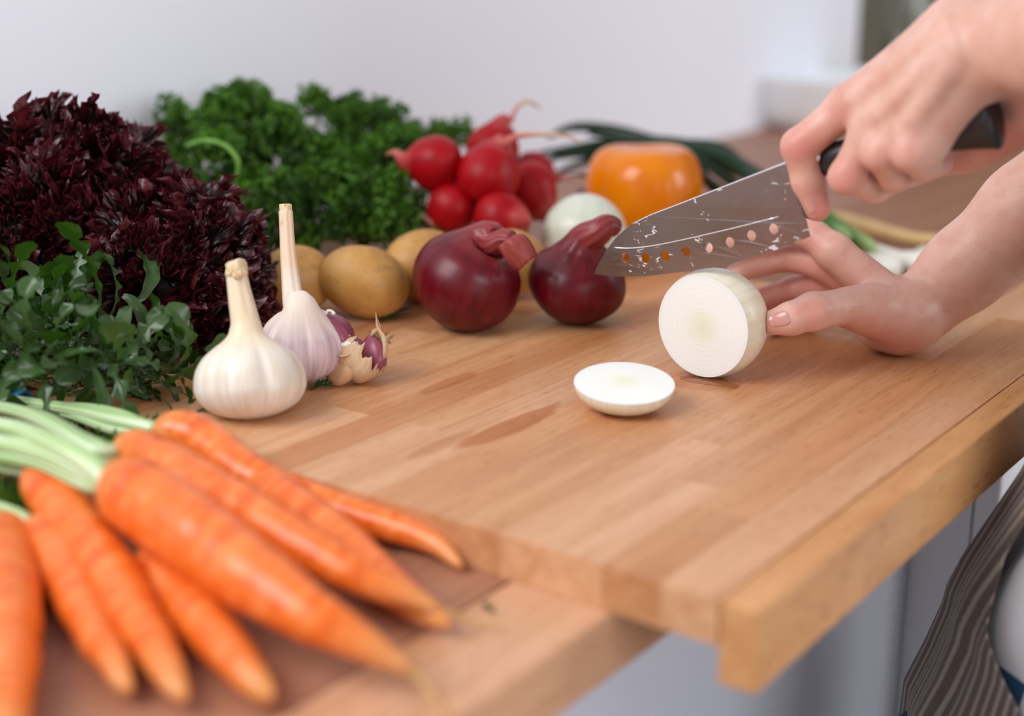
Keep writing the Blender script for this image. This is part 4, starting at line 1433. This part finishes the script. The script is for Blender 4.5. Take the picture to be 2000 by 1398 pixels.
# grind the cutting edge thinner: the distance above the lower edge sets the thickness
edge_y = [p[0] for p in lp0[:8]]
edge_z = [p[1] for p in lp0[:8]]
ez = np.interp(vw[:, 1], edge_y[::-1], edge_z[::-1])
k_ = np.clip((vw[:, 2] - ez) / 0.012, 0.12, 1)
vw[:, 0] = KX + (vw[:, 0] - KX) * k_
fs = [tuple(p.vertices) for p in me.polygons]
bpy.data.meshes.remove(me)
kn = empty('kitchen_knife', (KX, 0.42, ZB + 0.06), 'steel santoku knife with a row of holes and black handle, held above the onion', 'knife')
bl = mk('blade', vw, fs, m_steel, kn, False)
gr = spline([onx(1200, 483, KX), onx(1235, 484, KX), onx(1290, 477, KX), onx(1400, 453, KX), onx(1522, 423, KX)], 30)
v, f, uv = tube(gr - np.array([0.0008, 0, 0]), np.r_[0.0012, np.full(6, 0.0013), np.linspace(0.0013, 0.0010, 23)], 8, None, 0.5)
mk('ridge', v, f, m_bright, bl)
sp_ = spline([onx(px, py, KX) for px, py in [(1600, 296), (1537, 318), (1480, 340), (1400, 371), (1320, 402), (1270, 421), (1232, 440)]], 30)
v, f, uv = tube(sp_, np.linspace(0.0011, 0.0007, 30), 8)
mk('spine', v, f, m_bright, bl)
hp = spline([onx(1592, 320, KX), onx(1640, 306, KX), onx(1740, 282, KX), onx(1840, 258, KX), onx(1915, 240, KX), onx(1950, 232, KX)], 40)
hr = sm_interp([(0, 0.0070), (0.03, 0.0085), (0.15, 0.0100), (0.35, 0.0100), (0.6, 0.0122), (0.82, 0.0160), (0.95, 0.0172), (1.0, 0.0130)], np.linspace(0, 1, 40))
v, f, uv = tube(hp, hr * 0.70, 24, None, 1 / 0.70)
mk('handle', v, f, m_handle, kn, True, uv)
rv = onx(1595, 308, KX - 0.009)
v, f = lathe([(0.0, 0.0006), (0.0018, 0.0004), (0.0022, 0.0)], 14)
v = v @ frame_z((-1, 0, 0)).T + rv
mk('rivet', v, f, m_bright, kn)

# ------------------------------------------------------------------ the cook's body as one smooth surface
def rcone(P, a, b, ra, rb):
    """distance to a tapered capsule"""
    a, b = np.asarray(a, float), np.asarray(b, float)
    ba = b - a
    l2 = ba @ ba
    rr_ = ra - rb
    a2 = l2 - rr_ * rr_
    il2 = 1.0 / l2
    pa = P - a
    y = pa @ ba
    z = y - l2
    w = pa * l2 - y[..., None] * ba
    x2 = np.einsum('...i,...i->...', w, w)
    y2 = y * y * l2
    z2 = z * z * l2
    k = np.sign(rr_) * rr_ * rr_ * x2
    d = (np.sqrt(np.maximum(x2 * a2 * il2, 0)) + y * rr_) * il2 - ra
    m1 = np.sign(z) * a2 * z2 > k
    m2 = np.sign(y) * a2 * y2 < k
    d1 = np.sqrt(x2 + z2) * il2 - rb
    d2 = np.sqrt(x2 + y2) * il2 - ra
    return np.where(m1, d1, np.where(m2, d2, d))


def smin(a, b, k):
    h = np.clip(0.5 + 0.5 * (b - a) / k, 0, 1)
    return b * (1 - h) + a * h - k * h * (1 - h)


def surface_nets(D, org, h):
    nx, ny, nz = D.shape
    s = D < 0
    idx = -np.ones((nx - 1, ny - 1, nz - 1), int)
    tot = np.zeros((nx - 1, ny - 1, nz - 1, 3), np.float32)
    cnt = np.zeros((nx - 1, ny - 1, nz - 1), np.float32)
    for ax in range(3):
        o1, o2 = [k for k in range(3) if k != ax]
        for i in (0, 1):
            for j in (0, 1):
                sl = [slice(0, D.shape[k] - 1) for k in range(3)]
                sl[o1] = slice(i, D.shape[o1] - 1 + i)
                sl[o2] = slice(j, D.shape[o2] - 1 + j)
                A = D[tuple(sl)]
                sl[ax] = slice(1, D.shape[ax])
                B = D[tuple(sl)]
                m = (A < 0) != (B < 0)
                t = np.where(m, A / np.where(m, A - B, 1), 0)
                cnt += m
                tot[..., ax] += np.where(m, t, 0)
                tot[..., o1] += np.where(m, i, 0)
                tot[..., o2] += np.where(m, j, 0)
    act = cnt > 0
    idx[act] = np.arange(act.sum())
    cells = np.argwhere(act)
    V = org + (cells + tot[act] / cnt[act][:, None]) * h
    F = []
    for ax in range(3):
        o1, o2 = [(1, 2), (2, 0), (0, 1)][ax]
        sl0 = [slice(None)] * 3
        sl1 = [slice(None)] * 3
        sl0[ax] = slice(0, -1)
        sl1[ax] = slice(1, None)
        a, b = s[tuple(sl0)], s[tuple(sl1)]
        e = np.argwhere(a != b)
        e = e[(e[:, o1] > 0) & (e[:, o2] > 0) & (e[:, o1] < D.shape[o1] - 1) & (e[:, o2] < D.shape[o2] - 1)]
        q_ = []
        for d1, d2 in ((1, 1), (0, 1), (0, 0), (1, 0)):
            c = e.copy()
            c[:, o1] -= d1
            c[:, o2] -= d2
            q_.append(idx[c[:, 0], c[:, 1], c[:, 2]])
        q_ = np.stack(q_, 1)
        fl = a[e[:, 0], e[:, 1], e[:, 2]]
        q_ = np.where(fl[:, None], q_, q_[:, ::-1])
        F.append(q_[(q_ >= 0).all(1)])
    return V, np.vstack(F)


class Hand:
    """palm masses are blended softly, fingers join the palm but not each other"""
    def __init__(s):
        s.palm, s.fing, s.cut = [], [], []

    def p(s, a, b, ra, rb, k=0.012):
        s.palm.append((a, b, ra, rb, k))

    def f(s, pts, rads, k=0.008):
        s.fing.append((pts, rads, k))

    def groove(s, pts, r, k=0.002):
        s.cut.append((pts, r, k))

    def dist(s, P, near=0.03):
        D = None
        for a, b, ra, rb, k in s.palm:
            d = rcone(P, a, b, ra, rb)
            D = d if D is None else smin(D, d, k)
        out = D
        for pts, rads, k in s.fing:
            d = None
            for i in range(len(pts) - 1):
                e = rcone(P, pts[i], pts[i + 1], rads[i], rads[i + 1])
                d = e if d is None else smin(d, e, 0.004)
            out = smin(out, smin(d, D, k), 0.0012)
        for pts, r, k in s.cut:
            for i in range(len(pts) - 1):
                e = rcone(P, pts[i], pts[i + 1], r, r)
                out = -smin(-out, e, k)
        return out

    def mesh(s, h):
        pts = []
        for a, b, ra, rb, k in s.palm:
            pts += [np.asarray(a) - ra, np.asarray(a) + ra, np.asarray(b) - rb, np.asarray(b) + rb]
        for q_, r_, k in s.fing:
            for a, ra in zip(q_, r_):
                pts += [np.asarray(a) - ra, np.asarray(a) + ra]
        lo = np.min(pts, 0) - 0.006
        hi = np.max(pts, 0) + 0.006
        # coarse pass finds the cells that hold the surface
        n = np.ceil((hi - lo) / h).astype(int) + 1
        B = 8
        nb_ = np.ceil(n / B).astype(int)
        n = nb_ * B + 1
        D = np.full(n, 0.05, np.float32)
        cs = (np.stack(np.meshgrid(*[np.arange(k) for k in nb_], indexing='ij'), -1).reshape(-1, 3) + 0.5) * B * h + lo
        dc = s.dist(cs)
        D_in = dc < 0
        loc = np.stack(np.meshgrid(*[np.arange(B + 1)] * 3, indexing='ij'), -1).reshape(-1, 3)
        bi = np.stack(np.meshgrid(*[np.arange(k) for k in nb_], indexing='ij'), -1).reshape(-1, 3)
        for k in np.nonzero(D_in)[0]:
            a = bi[k] * B
            D[a[0]:a[0] + B + 1, a[1]:a[1] + B + 1, a[2]:a[2] + B + 1] = -0.05
        act = np.nonzero(np.abs(dc) < B * h * 0.9 + 0.003)[0]
        for c0 in range(0, len(act), 400):
            ch = act[c0:c0 + 400]
            P = (bi[ch][:, None] * B + loc[None]) * h + lo
            dd_ = s.dist(P.reshape(-1, 3)).reshape(len(ch), B + 1, B + 1, B + 1)
            for k, d_ in zip(ch, dd_):
                a = bi[k] * B
                D[a[0]:a[0] + B + 1, a[1]:a[1] + B + 1, a[2]:a[2] + B + 1] = d_
        return surface_nets(D, lo, h)


# --- the hand that holds the onion (right hand)
hr_ = Hand()
hr_.p(at(2330, 150, 0.97), at(2010, 412, 1.0), 0.040, 0.0325)
hr_.p(at(2010, 412, 1.0), at(1885, 524, 1.02), 0.0325, 0.0280)
hr_.p(at(1885, 524, 1.02), at(1788, 612, 1.03), 0.0280, 0.0240, 0.012)
# palm bones: wrist to knuckles
KN = dict(i=at(1630, 492, 1.030), m=at(1614, 515, 1.052), r=at(1610, 553, 1.072), l=at(1622, 598, 1.086))
hr_.p(at(1768, 612, 1.02), KN['i'], 0.0170, 0.0120, 0.010)
hr_.p(at(1770, 618, 1.035), KN['m'], 0.0180, 0.0120, 0.010)
hr_.p(at(1765, 625, 1.045), KN['r'], 0.0180, 0.0115, 0.010)
hr_.p(at(1755, 638, 1.050), KN['l'], 0.0160, 0.0110, 0.010)
# ball of the thumb and heel
hr_.p(at(1768, 620, 1.012), at(1688, 608, 0.995), 0.0215, 0.0150, 0.012)
hr_.p(at(1752, 640, 1.030), at(1715, 640, 1.030), 0.0175, 0.0145, 0.014)
hr_.f([at(1700, 600, 0.998), at(1655, 598, 0.986), at(1588, 608, 0.966), at(1545, 622, 0.962), at(1512, 629, 0.962)], [0.0165, 0.0128, 0.0128, 0.0110, 0.0088], 0.010)
hr_.f([KN['i'], at(1592, 462, 1.040), at(1535, 445, 1.050), at(1455, 462, 1.052), at(1398, 488, 1.044)], [0.0125, 0.0112, 0.0104, 0.0092, 0.0074])
hr_.f([KN['m'], at(1540, 503, 1.070), at(1478, 517, 1.068), at(1436, 535, 1.056)], [0.0120, 0.0102, 0.0092, 0.0076])
hr_.f([KN['r'], at(1548, 566, 1.088), at(1492, 584, 1.080), at(1455, 604, 1.064)], [0.0115, 0.0100, 0.0088, 0.0072])
hr_.f([KN['l'], at(1575, 618, 1.098), at(1525, 628, 1.088), at(1490, 632, 1.074)], [0.0105, 0.0088, 0.0078, 0.0066])
# crease at the thumb joint
hr_.groove([at(1571, 574, 0.9505), at(1578, 590, 0.9505), at(1584, 604, 0.952)], 0.0005, 0.002)
Vr, Fr = hr_.mesh(0.00135)
# soft flesh gives way to the board and to the onion
Vr[:, 2] = np.where(Vr[:, 2] < ZB + 0.0004, ZB + 0.0004, Vr[:, 2])
dv_ = Vr - OC
rl_ = np.linalg.norm(dv_, axis=1)
inn = (rl_ < ORAD + 0.0003) & (Vr[:, 0] > OC[0] - CUTH)
Vr[inn] = OC + dv_[inn] * ((ORAD + 0.0003) / rl_[inn])[:, None]

# --- the hand that holds the knife (left hand)
hl = Hand()
hl.p(at(2250, 50, 0.69), at(2060, 75, 0.765), 0.036, 0.0290)
hl.p(at(2060, 75, 0.765), at(1900, 88, 0.815), 0.0290, 0.0245)
KL = dict(i=at(1660, 205, 0.868), m=at(1712, 238, 0.850), r=at(1765, 262, 0.838), l=at(1808, 280, 0.834))
hl.p(at(1880, 70, 0.825), KL['i'], 0.0225, 0.0120, 0.016)
hl.p(at(1885, 90, 0.818), KL['m'], 0.0215, 0.0120, 0.016)
hl.p(at(1890, 110, 0.815), KL['r'], 0.0200, 0.0112, 0.016)
hl.p(at(1895, 130, 0.815), KL['l'], 0.0180, 0.0108, 0.016)
# heel of the hand beyond the handle
hl.p(at(1985, 215, 0.845), at(1900, 300, 0.880), 0.0170, 0.0110, 0.010)
hl.p(at(2070, 150, 0.80), at(1985, 215, 0.845), 0.0220, 0.0170, 0.012)
hl.f([KL['i'], at(1562, 285, 0.884), at(1578, 352, 0.893), at(1597, 408, 0.898)], [0.0118, 0.0112, 0.0100, 0.0080], 0.008)
hl.f([KL['m'], at(1652, 345, 0.862), at(1708, 366, 0.885), at(1752, 350, 0.902)], [0.0116, 0.0102, 0.0095, 0.0082], 0.011)
hl.f([KL['r'], at(1716, 300, 0.842), at(1748, 345, 0.862), at(1790, 338, 0.886)], [0.0112, 0.0096, 0.0090, 0.0078], 0.012)
hl.f([KL['l'], at(1776, 300, 0.828), at(1806, 326, 0.846), at(1840, 318, 0.870)], [0.0106, 0.0088, 0.0082, 0.0070], 0.012)
hl.f([at(1960, 250, 0.86), at(1880, 300, 0.892), at(1790, 325, 0.915), at(1720, 325, 0.92)], [0.0150, 0.0115, 0.0105, 0.0085], 0.008)
hl.p(at(1850, 52, 0.800), at(1668, 196, 0.852), 0.0050, 0.0045, 0.007)
hl.p(at(1862, 85, 0.793), at(1718, 226, 0.834), 0.0050, 0.0045, 0.007)
hl.p(at(1872, 112, 0.792), at(1770, 250, 0.824), 0.0046, 0.0042, 0.007)
Vl, Fl = hl.mesh(0.0014)

# --- shoulders, upper arms and trunk, mostly outside the picture
tr = Hand()
EL_L, EL_R = at(2250, 50, 0.69), at(2330, 150, 0.97)
SH_L, SH_R = np.array([0.76, -0.10, 1.42]), np.array([1.08, -0.10, 1.42])
tr.p(np.array([0.90, 0.13, 0.55]), np.array([0.90, 0.06, 0.90]), 0.115, 0.110, 0.05)
tr.p(np.array([0.90, 0.05, 0.92]), np.array([0.91, -0.06, 1.36]), 0.105, 0.118, 0.05)
tr.p(SH_L, SH_R, 0.070, 0.070, 0.05)
tr.p(SH_L, EL_L, 0.050, 0.038, 0.02)
tr.p(SH_R, EL_R, 0.052, 0.042, 0.02)
tr.p(np.array([0.92, -0.06, 1.42]), np.array([0.93, -0.03, 1.54]), 0.055, 0.052, 0.03)
tr.p(np.array([0.93, 0.00, 1.66]), np.array([0.93, -0.02, 1.58]), 0.085, 0.07, 0.03)
tr.p(np.array([0.84, 0.13, 0.60]), np.array([0.84, 0.08, 0.08]), 0.085, 0.05, 0.03)
tr.p(np.array([0.98, 0.13, 0.60]), np.array([0.98, 0.08, 0.08]), 0.085, 0.05, 0.03)
Vt, Ft = tr.mesh(0.011)

q = M('skin')
at_ = q.n('Attribute')
at_.attribute_name = 'flush_and_shade'
fl_ = at_.outputs['Fac']
n1 = q.noise(q.coord('Object'), 38, 3)
n2 = q.noise(q.coord('Object'), 260, 2)
c = q.ramp(n1, [(0.3, srgb(218, 168, 147)), (0.7, srgb(230, 188, 171))])
c = q.mix(q.ramp(q.noise(q.coord('Object'), 120, 3), [(0.5, (0, 0, 0)), (0.75, (0.35, 0.35, 0.35))]), c, srgb(206, 130, 116))
c = q.mix(fl_, c, srgb(204, 116, 108))
q.base(c).set(rough=0.42, sss=0.35, sscale=1.0, srad=(0.010, 0.0035, 0.0018), spec=0.4)
q.bump(q.math('ADD', n2, q.math('MULTIPLY', q.noise(q.coord('Object'), 700, 2), 0.5)), 0.22, 0.0006)
m_skin = q.m

pe = empty('person', (0.90, 0.05, 0.0), 'cook with bare forearms and striped apron at the right edge, slicing the onion', 'person')
V = np.vstack([Vr, Vl, Vt])
F = np.vstack([Fr, Fl + len(Vr), Ft + len(Vr) + len(Vl)])
body = mk('body', V, F, m_skin, pe)
flush_and_shade = np.zeros(len(V))  # knuckle flush, plus reddish shade and bounce painted on palm and heel
for p, r, w in [(at(1512, 629, 0.95), 0.012, 0.5), (at(1588, 606, 0.952), 0.012, 0.5), (at(1590, 470, 1.04), 0.02, 0.5), (at(1560, 285, 0.87), 0.016, 0.7), (at(1597, 408, 0.89), 0.014, 0.8), (at(1652, 345, 0.85), 0.015, 0.6),
                (at(1716, 300, 0.83), 0.012, 0.3), (at(1776, 300, 0.82), 0.011, 0.3), (at(1640, 610, 1.06), 0.05, 0.5), (at(1985, 230, 0.85), 0.035, 0.9), (at(1650, 215, 0.86), 0.012, 0.5), (at(1600, 560, 1.06), 0.04, 0.6), (at(1690, 640, 1.0), 0.03, 0.35)]:
    flush_and_shade = np.maximum(flush_and_shade, w * np.exp(-((V - p) ** 2).sum(1) / (r * r)))
a_ = body.data.attributes.new('flush_and_shade', 'FLOAT', 'POINT')
a_.data.foreach_set('value', flush_and_shade)
sm = body.modifiers.new('soft', 'SMOOTH')
sm.iterations = 3
sm.factor = 0.5

# thumb nail, laid on the surface
def nail(name, c, nrm, along, L, Wd, hand):
    nrm, along = unit(nrm), unit(along)
    side = unit(np.cross(nrm, along))
    nu, nv = 15, 17
    V = []
    for j in range(nv):
        b = j / (nv - 1) * 2 - 1
        for i in range(nu):
            a = i / (nu - 1) * 2 - 1
            w = Wd * math.sqrt(max(0.02, 1 - abs(b) ** 3.2)) if b < 0 else Wd * math.sqrt(max(0.02, 1 - abs(b) ** 2.6))
            V.append(c + along * b * L + side * a * w + nrm * 0.002)
    V = np.array(V)
    e_ = 0.0004
    for _ in range(14):                      # settle on the nearest skin
        d0 = hand.dist(V)
        g_ = np.stack([hand.dist(V + e_ * np.eye(3)[k]) - d0 for k in range(3)], 1) / e_
        g_ /= np.linalg.norm(g_, axis=1)[:, None] + 1e-9
        V = V - g_ * d0[:, None] * 0.9
    for j in range(nv):
        for i in range(nu):
            a, b = i / (nu - 1) * 2 - 1, j / (nv - 1) * 2 - 1
            e = max(abs(a), abs(b))
            V[j * nu + i] += nrm * (0.0007 if e < 0.93 else -0.0004)
    return mk(name, V, gridf(nu, nv), m_nail, pe)


m_nail = M('nail').base(srgb(206, 150, 136)).set(rough=0.22, sss=0.2, srad=(0.004, 0.002, 0.001), coat=0.3).m
o = nail('thumbnail', at(1517, 627, 0.953), -FW * 0.93 + UP * 0.30, RI * 0.96 + UP * 0.22, 0.0088, 0.0070, hr_)
setp(o, 'pale pink thumbnail on the hand holding the onion')
o = nail('fingernail', at(1584, 404, 0.890), -RI * 0.80 - FW * 0.55, UP * 0.95 - RI * 0.25, 0.0062, 0.0046, hl)
setp(o, 'nail of the index finger pressed on the blade')

# ------------------------------------------------------------------ clothes
q = M('striped apron cloth')
u_ = q.sep(q.n('TexCoord').outputs['UV'])[0]
stp_ = q.math('SINE', q.math('MULTIPLY', u_, 6.2832 * 105))
c = q.ramp(stp_, [(0.30, srgb(92, 78, 70)), (0.62, srgb(150, 140, 128))])
q.base(c).set(rough=0.85, sheen=0.2).bump(q.noise(q.coord('Object'), 900, 2), 0.3, 0.0006)
m_apron = q.m
m_shirt = plain('white shirt cloth', (0.78, 0.80, 0.83, 1), 0.8)
m_jean = plain('blue jeans', srgb(24, 66, 100), 0.85)


def drape(name, rings, m, nu=120, nv=60, fold=0.006, nf=17, seed=0, thick=0.0012):
    """cloth round the trunk: rings are (z, cx, cy, rx, ry, a0, a1); angles from +y, positive towards +x"""
    rg = np.array(sorted(rings), float)
    V, UV = [], []
    ph = np.random.default_rng(seed).uniform(0, 6.28, 4)
    zs = np.linspace(rg[-1, 0], rg[0, 0], nv)
    for j, z in enumerate(zs):
        cx, cy, rx, ry, a0, a1 = [np.interp(z, rg[:, 0], rg[:, k]) for k in range(1, 7)]
        dn = (1.05 - z) * 5
        for i in range(nu):
            s = i / (nu - 1)
            a = a0 + (a1 - a0) * s
            fo = fold * (math.sin(nf * a + ph[0] + 1.3 * math.sin(2 * dn + ph[3])) + 0.5 * math.sin(nf * 1.7 * a + ph[1] + 2 * dn) + 0.4 * math.sin(7 * dn + 5 * a + ph[2]))
            V.append((cx + (rx + fo) * math.sin(a), cy + (ry + fo) * math.cos(a), z))
            UV.append((a * 0.17 + 0.006 * math.sin(3 * dn + ph[2] + 8 * a) + 0.018 * dn, dn))
    o = mk(name, V, gridf(nu, nv), m, pe, True, UV)
    md = o.modifiers.new('thick', 'SOLIDIFY')
    md.thickness = thick
    return o


def contour(pts, cx, r):
    """rings whose outline, seen from the counter's end, runs through these points"""
    out = []
    for px, py in pts:
        q_ = ray(px, py)
        fi = math.atan2(q_[1], q_[0])
        cy = (cx * math.sin(fi) - r) / math.cos(fi)
        tx, ty = cx - r * math.sin(fi), cy + r * math.cos(fi)
        z = CAM[2] + q_[2] * math.hypot(tx, ty) / math.hypot(q_[0], q_[1])
        out.append((z, cx, cy))
    return out


RB = 0.145
ct = contour([(2000, 930), (1936, 1020), (1884, 1095), (1856, 1150), (1848, 1185), (1815, 1262), (1776, 1335), (1766, 1398)], 0.90, RB)
a0s = [-0.62, -0.66, -0.75, -0.95, -1.05, -1.3, -1.5, -1.6]
rg = [(z, x, y_, RB, RB, a, 1.4) for (z, x, y_), a in zip(ct, a0s)]
zt, zl = rg[0][0], rg[-1][0]
rg = [(1.36, 0.91, -0.04, 0.130, 0.130, -0.5, 0.6), (zt + 0.12, 0.90, rg[0][2] - 0.04, 0.135, 0.135, -0.55, 1.2)] + rg + [(0.36, 0.90, rg[-1][2] - 0.02, 0.16, RB, -1.6, 1.5)]
drape('apron', rg, m_apron, 200, 150, 0.0022, 19, 3)
rs_ = [(1.44, 0.92, -0.08, 0.16, 0.115), (1.36, 0.91, -0.05, 0.135, 0.125), (zt + 0.12, 0.90, ct[0][2] - 0.045, 0.130, 0.128)] + [(z, x, y_ - 0.010, RB - 0.003, RB - 0.008) for z, x, y_ in ct[:6]]
drape('shirt', [(*q_, -math.pi, math.pi) for q_ in rs_], m_shirt, 160, 60, 0.002, 13, 5)
cj = contour([(1856, 1180), (1800, 1290), (1752, 1390)], 0.90, RB - 0.006)
drape('jeans', [(*q_, -math.pi, math.pi) for q_ in [(z, x, y_ - (0.008 if k < 2 else 0), RB - 0.008, RB - 0.006) for k, (z, x, y_) in enumerate(cj)] + [(0.45, 0.90, cj[-1][2], 0.145, 0.13), (0.08, 0.90, 0.08, 0.14, 0.10)]], m_jean, 120, 40, 0.0015, 11, 7)
